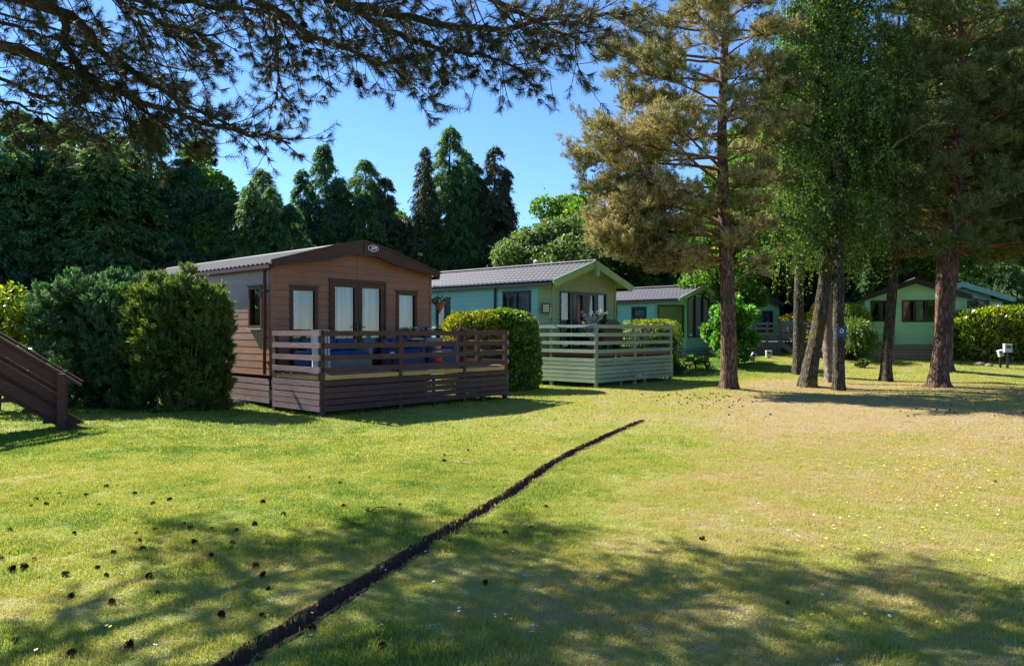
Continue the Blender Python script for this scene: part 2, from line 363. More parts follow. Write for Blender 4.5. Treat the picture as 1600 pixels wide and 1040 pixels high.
def plume_mesh(name, P, D, n_per, rad, ln, wd, m, parent, g, along=None, kind='tri', fan=.8):
    """around each point P a spray of leaves leaning round direction D"""
    P = np.repeat(P, n_per, 0); Dd = np.repeat(unit(D), n_per, 0); n = len(P)
    a = (along if along is not None else rad)
    C = P+Dd*(g.random((n, 1))*2-1)*a+g.standard_normal((n, 3))*rad*.45
    return leaf_mesh(name, C, Dd+g.standard_normal((n, 3))*fan*.6, ln, wd, m, parent, g, kind)
def tubes_obj(name, paths, m, parent, seg=6):
    mb = MB()
    for pts, rad in paths: mb.tube(pts, rad, seg)
    return mb.build(name, m, parent, True)
def trunk_mesh(name, pts, rad, m, parent, seg=44, ring=.07, ridge=.10, seed=1, flare=.0, roots=5):
    """trunk with bark ridges in the geometry; pts/rad control points"""
    pts = np.array([tuple(p) for p in pts], float); rad = np.array(rad, float)
    s = np.r_[0, np.cumsum(np.linalg.norm(np.diff(pts, axis=0), axis=1))]; t = np.arange(0, s[-1], ring); t = np.r_[t, s[-1]]
    # smooth interpolation
    def ip(v):
        y = np.interp(t, s, v); k = max(1, int(.5/ring)); yy = np.convolve(np.pad(y, k, mode='edge'), np.ones(2*k+1)/(2*k+1), 'valid'); wgt = np.clip(np.minimum(t, s[-1]-t)/.5, 0, 1); return yy*wgt+y*(1-wgt)
    cx, cy, cz = ip(pts[:, 0]), ip(pts[:, 1]), ip(pts[:, 2]); rr = ip(rad)
    th = np.arange(seg)/seg*2*np.pi; T, H = np.meshgrid(th, t)
    g = np.random.default_rng(seed); ph = g.random(8)*6.28
    wob = .035*np.sin(2*T+ph[0]+H*.7)+.03*np.sin(3*T+ph[1]-H*.9)
    u = T/(2*np.pi)*seg*.36; cyl = np.minimum(T, 2*np.pi-T)/(2*np.pi)*seg*.5
    rd = fbm(cyl*1.0+seed*7+.35*np.sin(H*5+ph[2]), H*2.6+seed, 3); rd = np.abs(rd-.5)*2
    fl = 1+flare*np.exp(-H/.22)*(1+.45*np.cos(roots*T+ph[3])+.25*np.cos(3*T+ph[4]))
    r_ = rr[:, None]*(1+wob+ridge*(rd-.35))*fl
    V = np.stack([cx[:, None]+r_*np.cos(T), cy[:, None]+r_*np.sin(T), cz[:, None]+0*T], -1)
    a, b = V.shape[:2]; idx = np.arange(a*b).reshape(a, b); nx_ = np.roll(idx, -1, 1)
    Fq = np.stack([idx[:-1], nx_[:-1], nx_[1:], idx[1:]], -1).reshape(-1, 4)
    return np_mesh(name, V, Fq, m, parent, True)
def bez(p0, p1, p2, n):
    p0, p1, p2 = Vector(p0), Vector(p1), Vector(p2); return [p0*(1-t)**2+p1*2*t*(1-t)+p2*t*t for t in [i/n for i in range(n+1)]]

def cypress(name, label, H, Rm, seed, fol, loc, group, cat='conifer tree', nb=1300, top=1, leaf=(.21, .055), bare=0):
    g = np.random.default_rng(seed); t = thing(name, label, cat, loc, 0, group)
    lean = g.standard_normal(2)*.02
    tr = [(lean[0]*z*z/H, lean[1]*z*z/H, z) for z in np.linspace(0, H*.985, 10)]
    tubes_obj('trunk', [(tr, list(np.linspace(H*.018+.05, .02, 10)))], B_['twig'], t, 10)
    # main spire and lower side spires
    sp = [(0, 0, H, Rm*.74, 1.0)]
    for i in range(6 if not bare else 1):
        a = i*2.4+g.random(); q = Rm*g.uniform(.30, .55); sp.append((q*math.cos(a), q*math.sin(a), H*g.uniform(.45, .90), Rm*g.uniform(.42, .66), .6))
    Ps = []; Ds = []; wsum = sum(q[4] for q in sp); B = []; rad = []; env_ = []; rise = []
    for (ox, oy, Hs, Rs, wt) in sp:
        n_ = int(nb*wt/wsum); z = .03+.965*g.random(n_)**1.05; az = g.random(n_)*6.283
        lump = fbm(az*1.9+seed+ox*3, z*Hs*.9+seed*3, 3); env = Rs*((1-z)**.52)*(.28+1.3*lump)+.06
        env = env*np.where(z < .12, .9, 1); rd = np.stack([np.cos(az), np.sin(az), 0*az], -1); sd = np.stack([-np.sin(az), np.cos(az), 0*az], -1)
        b0 = np.stack([ox+lean[0]*(z*Hs)**2/H, oy+lean[1]*(z*Hs)**2/H, z*Hs], -1); rs = .30+g.standard_normal(n_)*.18
        B.append(b0); rad.append(rd); env_.append(env); rise.append(rs)
        for k in range(9):
            s = .22+.78*g.random(n_)**.7; lat = g.standard_normal(n_)*.20*env*(.4+s)
            p = b0+rd*(env*s)[:, None]+sd*lat[:, None]; p[:, 2] += env*(rs*s-.70*s*s)-.25*np.abs(lat)+.03*g.standard_normal(n_)
            Ps.append(p); Ds.append(rd*.7+sd*(lat/np.maximum(env, .1))[:, None]*1.5+np.stack([0*az, 0*az, -.25-.8*s], -1))
    P = np.concatenate(Ps); D = np.concatenate(Ds); k = P[:, 2] > .05; P = P[k]; D = D[k]
    B = np.concatenate(B); rad = np.concatenate(rad); env = np.concatenate(env_); rise = np.concatenate(rise); nb = len(B)
    if bare: q = g.random(len(P)) > bare; P = P[q]; D = D[q]
    plume_mesh('crown', P, D, 13, .12, leaf[0], leaf[1], F_[fol], t, g, .16, 'tri', .5)
    # leader
    paths = []
    for i in g.choice(nb, 46 if not bare else 150): 
        b = B[i]; e = b+rad[i]*env[i]*.8+np.array([0, 0, env[i]*(rise[i]*.6-.3)]); paths.append(([tuple(b), tuple((b+e)/2+np.array([0, 0, .1])), tuple(e)], [.035, .02, .008]))
    tubes_obj('branches', paths, B_['bare' if bare else 'twig'], t, 4)
    return t
def copy_thing(root, name, label, loc, rz, scl, group=None):
    c = root.copy(); COL.objects.link(c); c.location = loc; c.rotation_euler = (0, 0, rz); c.scale = scl; c['label'] = label
    c.name = name
    if group: c['group'] = group
    for ch in root.children:
        d = ch.copy(); COL.objects.link(d); d.parent = c
        for gc in ch.children: e = gc.copy(); COL.objects.link(e); e.parent = d
    return c
def broadleaf(name, label, loc, H, Rm, seed, fol, group=None, lobes=42, per=900, leaf=(.19, .12), z0=.12, bk='dark', cat='tree', fine=1.0, airy=0.0, sx=1.0):
    g = np.random.default_rng(seed); t = thing(name, label, cat, loc, 0, group)
    C = []; Rr = []
    while len(C) < lobes:
        p = g.random(3)*2-1
        if p[0]**2+p[1]**2+p[2]**2 > 1 or (np.linalg.norm(p) < .45 and g.random() < .7): continue
        z = H*(z0+(1-z0)*.5)+p[2]*H*(1-z0)*.47; wz = 1-.35*max(0, p[2])**2
        C.append((p[0]*Rm*.85*wz*sx, p[1]*Rm*.85*wz, z)); Rr.append(Rm*(.20+.17*g.random()))
    C = np.array(C); Rr = np.array(Rr)
    li = g.integers(0, lobes, lobes*per); n = len(li)
    d = unit(g.standard_normal((n, 3))); d[:, 2] *= .75
    # twig clusters on each lobe so the surface is clumpy
    q = fbm(d[:, 0]*2.6+li*3.1, d[:, 1]*2.6+d[:, 2]*2.2+li*1.7, 2)
    rr = Rr[li]*(.62+.62*q)*(1-.35*g.random(n)**2); keep = q > .36+airy*.1; 
    P = C[li]+d*rr[:, None]; P = P[keep]; d = d[keep]
    if True:
        extra = P[g.integers(0, len(P), len(P)//6)]+g.standard_normal((len(P)//6, 3))*Rm*.05; P = np.concatenate([P, extra]); d = np.concatenate([d, unit(g.standard_normal(extra.shape))])
    leaf_mesh('crown', P, d*.5+g.standard_normal(P.shape)*.6+np.array([0, 0, -.15]), leaf[0], leaf[1], F_[fol], t, g)
    paths = [([(0, 0, -.1), (.05, 0, H*.25), (0, .05, H*.55), (0, 0, H*.85)], [H*.022+.03, H*.018+.02, H*.01+.01, .02])]
    for c_ in C: 
        zb = H*.2+.35*max(0, c_[2]-H*.2); paths.append((bez((0, 0, zb), (c_[0]*.5, c_[1]*.5, (zb+c_[2])/2+.2), tuple(c_), 5), [.012*H*.6+.01, .01*H*.5+.01, .03, .025, .018, .01]))
    tubes_obj('trunk', paths, B_[bk], t, 7)
    return t
def shell_bush(name, label, loc, size, seed, fol, leaf, n, rz=0, pw=3.0, lump=.14, cat='hedge', top_up=.25, core=.80, group=None, kind='rhomb', trim=1.0, bot=0.0):
    """clipped bush: superellipsoid shell of leaves with solid light-blocking core. size = half extents x,y and height"""
    g = np.random.default_rng(seed); t = thing(name, label, cat, loc, rz, group); a, b, h_ = size
    d = unit(g.standard_normal((n, 3))); d[:, 2] = np.where(d[:, 2] < -.85, -d[:, 2], d[:, 2]); d = unit(d)
    k = (np.abs(d[:, 0])**pw+np.abs(d[:, 1])**pw+np.where(d[:, 2] < 0, .35*np.abs(d[:, 2])**6, np.abs(d[:, 2])**pw))**(-1/pw); k = np.minimum(k, 1/np.maximum(np.abs(d[:, 2]), 1e-3))
    q = fbm(d[:, 0]*k*a*2.0+seed, d[:, 1]*k*b*2.0+d[:, 2]*k*h_*2.0, 3)
    rr = k*(1-lump+2*lump*(q-.25))*(1-.22*g.random(n)**2)
    P = d*rr[:, None]*np.array([a, b, h_/2]); P[:, 2] += h_/2
    kk = P[:, 2] > bot+.02; P = P[kk]; d = d[kk]
    up = np.array([0, 0, top_up]); leaf_mesh('foliage', P, d*.6+up+g.standard_normal(P.shape)*.5, leaf[0], leaf[1], F_[fol], t, g, kind)
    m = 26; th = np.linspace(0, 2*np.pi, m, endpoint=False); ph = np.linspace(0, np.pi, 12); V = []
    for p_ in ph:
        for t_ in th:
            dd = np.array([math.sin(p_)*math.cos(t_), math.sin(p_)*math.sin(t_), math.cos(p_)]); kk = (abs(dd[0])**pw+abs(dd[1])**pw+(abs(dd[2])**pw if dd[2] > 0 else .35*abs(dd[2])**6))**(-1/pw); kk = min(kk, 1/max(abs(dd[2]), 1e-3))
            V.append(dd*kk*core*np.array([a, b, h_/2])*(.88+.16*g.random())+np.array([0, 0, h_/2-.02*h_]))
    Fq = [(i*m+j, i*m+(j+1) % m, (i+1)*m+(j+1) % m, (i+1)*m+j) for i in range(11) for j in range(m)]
    np_mesh('opaque_core', V, Fq, B_['dark'], t)  # solid dark core added to stop light passing the leaf shell
    return t
# ------------------------------------------------------------------ lawn, trench, grass
TR = [gp(*p) for p in ((1006, 656), (990, 663), (964, 674), (930, 690), (896, 706), (864, 724), (824, 752), (800, 770), (770, 787), (740, 806), (712, 822), (680, 840), (650, 860), (624, 876), (580, 904), (532, 932), (495, 958), (460, 980), (400, 1014), (360, 1040))]
TR.append(TR[-1]+(TR[-1]-TR[-2])*2.0)
TP = np.array([(p.x, p.y) for p in TR])
def trench_d(x, y):
    x = np.asarray(x, float); y = np.asarray(y, float); best = np.full(x.shape, 9.0)
    for a, b in zip(TP[:-1], TP[1:]):
        d = b-a; t = np.clip(((x-a[0])*d[0]+(y-a[1])*d[1])/(d@d), 0, 1)
        best = np.minimum(best, np.hypot(x-a[0]-t*d[0], y-a[1]-t*d[1]))
    return best
def dryness(x, y):
    x = np.asarray(x, float); y = np.asarray(y, float)
    def g(cx, cy, sx, sy, a): return a*np.exp(-((x-cx)/sx)**2-((y-cy)/sy)**2)
    d = .24+0*x
    d = d+.33*sm(-.3, 1.6, x-(y-5.7)*.385)                     # everything right of the trench is drier
    d = d+g(6.0, 13.2, 6.5, 3.6, .42)+g(5.5, 17.5, 4.2, 2.6, .26)+g(9.5, 20.8, 5, 2.2, .26)+g(3.4, 19.6, 2.6, 2.0, .16)
    d = d+g(-4.2, 8.0, 2.4, 1.1, .20)+g(1.9, 6.5, 1.2, .9, .10)+g(4.6, 7.5, 2.0, 1.6, .06)
    d = d+g(-1.6, 4.6, 1.2, .8, .10)+g(.4, 4.2, .9, .6, .14)+g(8.2, 22.2, 1.6, 1.4, .30)
    d = d-.20*sm(22.5, 24.5, y)-.09*sm(.5, -2.5, x)*sm(7.5, 10, y)*sm(22, 16, y)
    d = d+.22*np.exp(-((x-17.0)/2.5)**2-((y-29)/1.2)**2)
    d = d+(fbm(x*.55, y*.8+5, 4)-.5)*.46+(fbm(x*3.1+8, y*3.1, 3)-.5)*.50
    return np.clip(d, 0, 1)
def axis(lo, f0, f1, hi, fine, grow, start=None):
    a = list(np.arange(f0, f1, fine)); s = start or fine; v = f1
    while v < hi: a.append(v); s = min(s*grow, 60); v += s
    a.append(hi); s = start or fine; v = f0; b = []
    while v > lo: v -= s; b.append(v); s = min(s*grow, 60)
    return np.array(b[::-1]+a)
gx = axis(-400, -3.0, 3.3, 400, .026, 1.03); gy = axis(-60, 3.2, 14.0, 700, .03, 1.03)
X, Y = np.meshgrid(gx, gy); Z = gz(X, Y)
D_ = trench_d(X, Y)
Z = Z+np.where((Y > 3) & (Y < 15), (fbm(X*9, Y*9, 3)-.5)*.022, 0)*sm(.14, .28, D_)
tw = .075+.022*(fbm(X*6, Y*6, 2)-.5)
Z = Z-.15*sm(.073, .044, D_)+.0*np.exp(-((D_-.12)/.04)**2)*sm(0, .5, fbm(X*8, Y*8, 2))
nx = len(gx); ny = len(gy); idx = np.arange(nx*ny).reshape(ny, nx)
FQ = np.stack([idx[:-1, :-1], idx[:-1, 1:], idx[1:, 1:], idx[1:, :-1]], -1).reshape(-1, 4)
lawn = np_mesh('lawn', np.stack([X, Y, Z], -1), FQ, M['turf'], None, True)
at_ = lawn.data.attributes.new('dry', 'FLOAT', 'POINT'); at_.data.foreach_set('value', dryness(X, Y).ravel().astype(np.float32))
tag(lawn, kind='structure')
# bare soil in the bottom and sides of the trench
V = []; FF = []; acc = 0; P0 = []
for a, b in zip(TP[:-1], TP[1:]):
    L_ = np.hypot(*(b-a)); k = max(2, int(L_/.03))
    for i in range(k): P0.append((a+(b-a)*i/k, (b-a)/L_))
rng = np.random.default_rng(3); prof = [-.122, -.095, -.068, -.03, 0, .03, .068, .095, .122]; pz = [.002, .006, -.05, -.066, -.072, -.066, -.05, .006, .002]
for i, (p, d) in enumerate(P0):
    nrm = np.array([-d[1], d[0]]); e = min(1, i*.03/.5+.12)
    ln = [1+.36*(float(fbm(p[0]*9, p[1]*9+s, 2))-.5)*1.6 for s in (0, 40)]
    for j, (u, zz) in enumerate(zip(prof, pz)):
        q = p+nrm*u*e*.74*(ln[0] if u < 0 else ln[1]); 
        V.append((q[0], q[1], gzf(q[0], q[1])+zz*e+.006*rng.standard_normal()*(1 if 0 < j < 8 else .3)+.004))
m_ = len(prof)
for i in range(len(P0)-1):
    for j in range(m_-1): FF.append((i*m_+j, i*m_+j+1, (i+1)*m_+j+1, (i+1)*m_+j))
tag(np_mesh('soil_trench', V, FF, M['soil'], None, True), kind='structure')

def tuft(name, n, rad, h0, h1, wd, seed, bend=.6):
    r = np.random.default_rng(seed); V = []; FT = []
    for i in range(n):
        a = r.random()*6.28; q = rad*math.sqrt(r.random()); x, y = q*math.cos(a), q*math.sin(a)
        h = h0+(h1-h0)*r.random(); t = r.random()*6.28; ln = bend*h*r.random(); dx, dy = math.cos(t)*ln, math.sin(t)*ln
        wx, wy = -math.sin(t+.4)*wd/2, math.cos(t+.4)*wd/2; k = len(V)
        V += [(x-wx, y-wy, -.005), (x+wx, y+wy, -.005), (x+wx*.8+dx*.4, y+wy*.8+dy*.4, h*.6), (x-wx*.8+dx*.4, y-wy*.8+dy*.4, h*.6), (x+dx, y+dy, h), (x+dx*1.02, y+dy*1.02, h)]
        FT += [(k, k+1, k+2, k+3), (k+3, k+2, k+5, k+4)]
    me = bpy.data.meshes.new(name); me.from_pydata(V, [], FT); me.materials.append(M['blade'])
    return bpy.data.objects.new(name, me)
def scatter(name, tufts, P, rot, scl, dry, label=None):
    c = bpy.data.collections.new(name+'_tufts')
    for t in tufts: c.objects.link(t)
    me = bpy.data.meshes.new(name); me.vertices.add(len(P)); me.vertices.foreach_set('co', np.asarray(P, np.float32).ravel())
    for nm, v in (('dry', dry), ('rot', rot), ('scl', scl)):
        a = me.attributes.new(nm, 'FLOAT', 'POINT'); a.data.foreach_set('value', np.asarray(v, np.float32))
    o = bpy.data.objects.new(name, me); COL.objects.link(o)
    g = bpy.data.node_groups.new(name, 'GeometryNodeTree')
    g.interface.new_socket('Geometry', in_out='INPUT', socket_type='NodeSocketGeometry'); g.interface.new_socket('Geometry', in_out='OUTPUT', socket_type='NodeSocketGeometry')
    n = g.nodes; L = g.links; gi = n.new('NodeGroupInput'); go = n.new('NodeGroupOutput')
    ci = n.new('GeometryNodeCollectionInfo'); ci.inputs['Collection'].default_value = c; ci.inputs['Separate Children'].default_value = True; ci.inputs['Reset Children'].default_value = True
    ip = n.new('GeometryNodeInstanceOnPoints'); ip.inputs['Pick Instance'].default_value = True
    mp = n.new('GeometryNodeMeshToPoints'); L.new(gi.outputs[0], mp.inputs[0]); L.new(mp.outputs[0], ip.inputs['Points'])
    L.new(ci.outputs[0], ip.inputs['Instance'])
    ar = n.new('GeometryNodeInputNamedAttribute'); ar.data_type = 'FLOAT'; ar.inputs['Name'].default_value = 'rot'
    cx = n.new('ShaderNodeCombineXYZ'); L.new(ar.outputs[0], cx.inputs[2]); L.new(cx.outputs[0], ip.inputs['Rotation'])
    as_ = n.new('GeometryNodeInputNamedAttribute'); as_.data_type = 'FLOAT'; as_.inputs['Name'].default_value = 'scl'; L.new(as_.outputs[0], ip.inputs['Scale'])
    L.new(ip.outputs[0], go.inputs[0]); md = o.modifiers.new('tufts', 'NODES'); md.node_group = g
    return tag(o, label, 'grass', kind='stuff')
def fill(n, y0, y1, rng, margin=.4):
    """random points in the viewed wedge, even per square metre"""
    y = np.sqrt(rng.random(n)*(y1**2-y0**2)+y0**2); x = (rng.random(n)*2-1)*(y*.70+margin); return x, y
rng = np.random.default_rng(11)
near = [tuft('grass_tuft', 44, .075, .008, .027, .0034, s, 1.3) for s in range(5)]
x, y = fill(40000, 3.3, 13, rng); k = (trench_d(x, y) > .122) & (rng.random(len(x)) > sm(7.5, 13, y)); x = x[k]; y = y[k]
dr = dryness(x, y); lush = fbm(x*1.7, y*1.7+3, 3)
scatter('grass', near, np.stack([x, y, gz(x, y)], -1), rng.random(len(x))*6.28, (.75+.7*rng.random(len(x)))*(.5+.75*lush)*(1.2-.5*dr), dr, 'short mown grass of the lawn close to the viewer')
far = [tuft('grass_clump', 26, .16, .010, .028, .007, s+9, 1.2) for s in range(4)]
x, y = fill(34000, 6.5, 31, rng); k = (trench_d(x, y) > .26) & (rng.random(len(x)) < sm(6.5, 11, y)); x = x[k]; y = y[k]; dr = dryness(x, y)
scatter('distant_grass', far, np.stack([x, y, gz(x, y)], -1), rng.random(len(x))*6.28, (.8+.6*rng.random(len(x)))*(1.25-.4*dr), dr, 'short mown grass farther off among the trees and chalets')
# long blades leaning over the trench lips
x = []; y = []
for p, d in P0:
    for s in (-1, 1):
        if rng.random() < .55:
            u = s*(.078+.06*rng.random()); x.append(p[0]-d[1]*u); y.append(p[1]+d[0]*u)
x = np.array(x); y = np.array(y); lip = [tuft('grass_lip', 22, .035, .006, .026, .0034, s+30, 1.2) for s in range(3)]
scatter('trench_edge_grass', lip, np.stack([x, y, gz(x, y)], -1), rng.random(len(x))*6.28, .6+.6*rng.random(len(x)), dryness(x, y)+.1, 'longer grass hanging over both lips of the narrow soil trench')

# flowers in the turf
def flower_mesh(name, pts, petals, rad, m, mc, zz):
    mb = MB(); r = random.Random(4)
    for p in pts:
        a0 = r.random()*6; s = rad*r.uniform(.7, 1.2); tx = r.uniform(-.35, .35); ty = r.uniform(-.35, .35); z = p[2]+zz*r.uniform(.7, 1.3)
        for i in range(petals):
            a = a0+i*6.283/petals; da = 3.0/petals
            P = [(math.cos(a+o)*s*q, math.sin(a+o)*s*q) for o, q in ((-da*.4, .35), (-da, .95), (0, 1.1), (da, .95), (da*.4, .35))]
            mb.poly([(p[0]+u, p[1]+v, z+u*tx+v*ty) for u, v in P], 0)
        mb.lathe([(s*.36, 0), (s*.3, s*.2), (.0005, s*.26)], (p[0], p[1], z+.001), 6, 1)
        mb.tube([(p[0], p[1], p[2]-.005), (p[0], p[1], z)], .0012, 3, 2)
    return mb.build(name, [m, mc, M['blade']])
r = random.Random(8)
ys = [(1274, 842), (1291, 846), (1310, 838), (1352, 841), (1352, 970), (1465, 978), (1514, 980), (1546, 884), (1500, 857), (1505, 864), (1488, 874), (1486, 844), (1493, 869), (1438, 795), (1447, 797), (1502, 776), (1486, 772), (1268, 967), (1287, 967), (1311, 953), (1183, 971), (1088, 818), (1098, 844), (1068, 802), (1047, 840), (1243, 854), (1313, 872), (1335, 866), (1029, 866), (1053, 910), (45, 987), (53, 984), (172, 989), (247, 983), (10, 1036), (87, 997), (55, 786), (1358, 944), (1445, 1026)]
for i in range(120): ys.append((r.gauss(1370, 60), r.gauss(722, 17)))
for i in range(150): ys.append((r.gauss(1520, 60), r.gauss(727, 20)))
for i in range(60): ys.append((r.uniform(1250, 1600), r.uniform(740, 880)))
for i in range(50): ys.append((r.gauss(620, 30), r.gauss(688, 7)))
for i in range(30): ys.append((r.uniform(640, 900), r.uniform(662, 720)))
ys = [p for p in ys if 652 < p[1] < 1040 and p[0] < 1640]
fy = flower_mesh('yellow_flowers', [gp(*p) for p in ys], 6, .0105, M['petal_y'], M['petal_y'], .035)
tag(fy, 'small yellow hawkbit flowers dotted over the right of the lawn', 'flowers', kind='stuff')
ys = [(577, 1014), (717, 955), (725, 960), (717, 960), (790, 968), (798, 972), (774, 970), (833, 985), (830, 992), (835, 995), (839, 987), (773, 965), (802, 868), (818, 905), (793, 884), (934, 908), (573, 690), (575, 688), (1310, 785), (1270, 825), (1204, 822), (1270, 824), (1250, 842), (1285, 935), (1269, 953), (1293, 1012), (1309, 1036), (1390, 968), (1400, 887), (1324, 790), (1327, 812), (1390, 800), (1160, 818)]
for i in range(45): ys.append((r.gauss(1500, 50), r.gauss(785, 22)))
for i in range(25): ys.append((r.gauss(1280, 70), r.gauss(822, 20)))
for i in range(80): ys.append((r.uniform(300, 900), r.uniform(640, 740)))
for i in range(40): ys.append((r.uniform(-20, 700), r.uniform(850, 1030)))
for i in range(260): ys.append((r.uniform(1330, 1640), r.gauss(586, 4)))
ys = [p for p in ys if 572 < p[1] < 1040 and p[0] < 1660]
fw = flower_mesh('daisies', [gp(*p) for p in ys], 8, .008, M['petal_w'], M['petal_y'], .028)
tag(fw, 'tiny white daisies scattered through the mown grass', 'flowers', kind='stuff')

# fallen pine cones
def cone_mesh(seed, open_=1.0):
    mb = MB(); r = random.Random(seed); ga = 2.39996
    mb.lathe([(.004, -.02), (.010, -.012), (.011, 0), (.008, .014), (.001, .026)], (0, 0, 0), 8)
    for i in range(46):
        t = i/45; z = -.02+.045*t; rr = .008+.010*math.sin(math.pi*min(1, t*1.05+.12)); a = i*ga
        out = (.020*open_)*(1.05-.55*t)*r.uniform(.85, 1.15); up = .002+.016*t
        d = Vector((math.cos(a), math.sin(a), 0)); s = Vector((-math.sin(a), math.cos(a), 0)); b = d*rr*.6+Vector((0, 0, z)); e = d*(rr+out)+Vector((0, 0, z+up)); w0 = .0035; w1 = .0075*(1-.4*t)
        tk = Vector((0, 0, .0025))
        P = [b-s*w0, b+s*w0, e+s*w1, e-s*w1]
        n = len(mb.v); mb.v += [tuple(p) for p in P]+[tuple(p+tk) for p in P]
        for q in ((0,3,2,1),(4,5,6,7),(0,1,5,4),(1,2,6,5),(2,3,7,6),(3,0,4,7)): mb.f.append(tuple(n+k for k in q)); mb.m.append(0)
    me = bpy.data.meshes.new('fallen_pine_cone'); me.from_pydata(mb.v, [], mb.f); me.materials.append(M['cone']); return me
CM = [cone_mesh(s, .8+.15*s) for s in range(3)]
z4 = [(400,140),(458,277),(575,308),(253,306),(367,317),(154,333),(135,360),(195,354),(725,335),(653,354),(424,357),(537,424),(638,433),(660,465),(583,478),(790,439),(815,460),(905,457),(1009,463),(1090,443),(1126,345),(1212,397),(1323,240),(45,463),(317,478),(597,512),(610,545),(488,562),(832,518),(991,522),(993,541),(903,573),(8,586),(148,587),(50,634),(103,625),(281,657),(454,658),(637,664),(413,627),(302,750),(672,735),(480,775),(69,939),(550,965),(305,1000),(947,830),(1120,828),(1120,662),(1088,618),(1335,890),(1113,1022),(1150,715)]
z5 = [(840,468),(973,486),(1072,466),(755,520),(895,680),(218,860),(495,935),(735,182),(828,162),(1008,160),(736,205),(1197,237),(560,375),(435,400),(342,383),(108,411),(28,366),(328,292),(1130,385)]
cones = [(a/2.736, 660+b/2.736) for a, b in z4]+[(400+a/2.5, 640+b/2.5) for a, b in z5]
for a, b in ((1077, 644), (1204, 648), (1196, 652), (1230, 944), (1098, 844), (1555, 754)): cones.append((a, b))
def add_cone(px, py, label, group, s=1):
    p = gp(px, py); o = bpy.data.objects.new('fallen_pine_cone', CM[r.randrange(3)]); COL.objects.link(o)
    q = s*r.uniform(.40, .74); o.location = (p.x, p.y, p.z+.024*q); o.scale = (q,)*3
    o.rotation_euler = (r.uniform(.9, 2.2), r.uniform(-.4, .4), r.uniform(0, 6.28)); tag(o, label, 'pine cone', group)
for a, b in cones:
    if a > 640: add_cone(a, b, 'dark open pine cone lying on the drier lawn right of or behind the trench', 'pine cones on the lawn near the trench')
    elif b < 845: add_cone(a, b, 'dark open pine cone lying on the sunny left part of the lawn', 'pine cones on the sunny left lawn')
    else: add_cone(a, b, 'dark open pine cone lying in the dappled shade at the lower left', 'pine cones in the dappled shade')
for i in range(85):
    a = r.gauss(1100, 60); b = 615+abs(r.gauss(0, 12))
    if 985 < a < 1200 and 606 < b < 650: add_cone(a, b, 'small dark pine cone on the brown grass around the reddish pine trunk', 'pine cones under the reddish pine', .85)
for i in range(50):
    a = r.uniform(1385, 1600); b = r.uniform(618, 652); add_cone(a, b, 'small dark pine cone in the shade in front of the thick pine trunk', 'pine cones under the thick pine', .8)
# dry needles and scraps under the pines
g = np.random.default_rng(31); P = []
for cx, cy, sx, sy, n in ((5.8, 18.6, 1.7, 1.1, 900), (8.6, 20.2, 1.6, 1.2, 700), (11.9, 19.4, 1.8, 1.0, 700), (3.5, 17.0, 2.5, 1.5, 300)):
    P.append(np.stack([g.normal(cx, sx, n), g.normal(cy, sy, n)], -1))
P = np.concatenate(P); D = g.standard_normal((len(P), 3)); D[:, 2] *= .25
lit = leaf_mesh('needle_litter', np.stack([P[:, 0], P[:, 1], gz(P[:, 0], P[:, 1])+.018], -1), D, .05, .008, M['cone'], None, g)
tag(lit, 'dry brown needles and bark scraps strewn under the pines', 'litter', kind='stuff')
# bleached twigs
def twig(label, pts, rad, m='dead_twig'):
    g = [gp(*p) for p in pts]; g = [Vector((q.x, q.y, q.z+.028)) for q in g]
    mb = MB().tube(g, [rad*(1-.6*i/(len(g)-1)) for i in range(len(g))], 5)
    if len(g) > 3: mb.tube([g[1], g[1]+Vector((.05, .07, .02)), g[1]+Vector((.12, .1, .01))], rad*.5, 4)
    tag(mb.build('fallen_twig', M[m]), label, 'twig')
twig('thin pale twig lying on the lawn left of the trench', [(706, 723), (718, 726), (732, 727), (748, 729)], .006)
twig('short curled dry twig on the lawn below the brown decking', [(573, 801), (579, 803), (586, 806), (590, 805)], .008, 'cone')
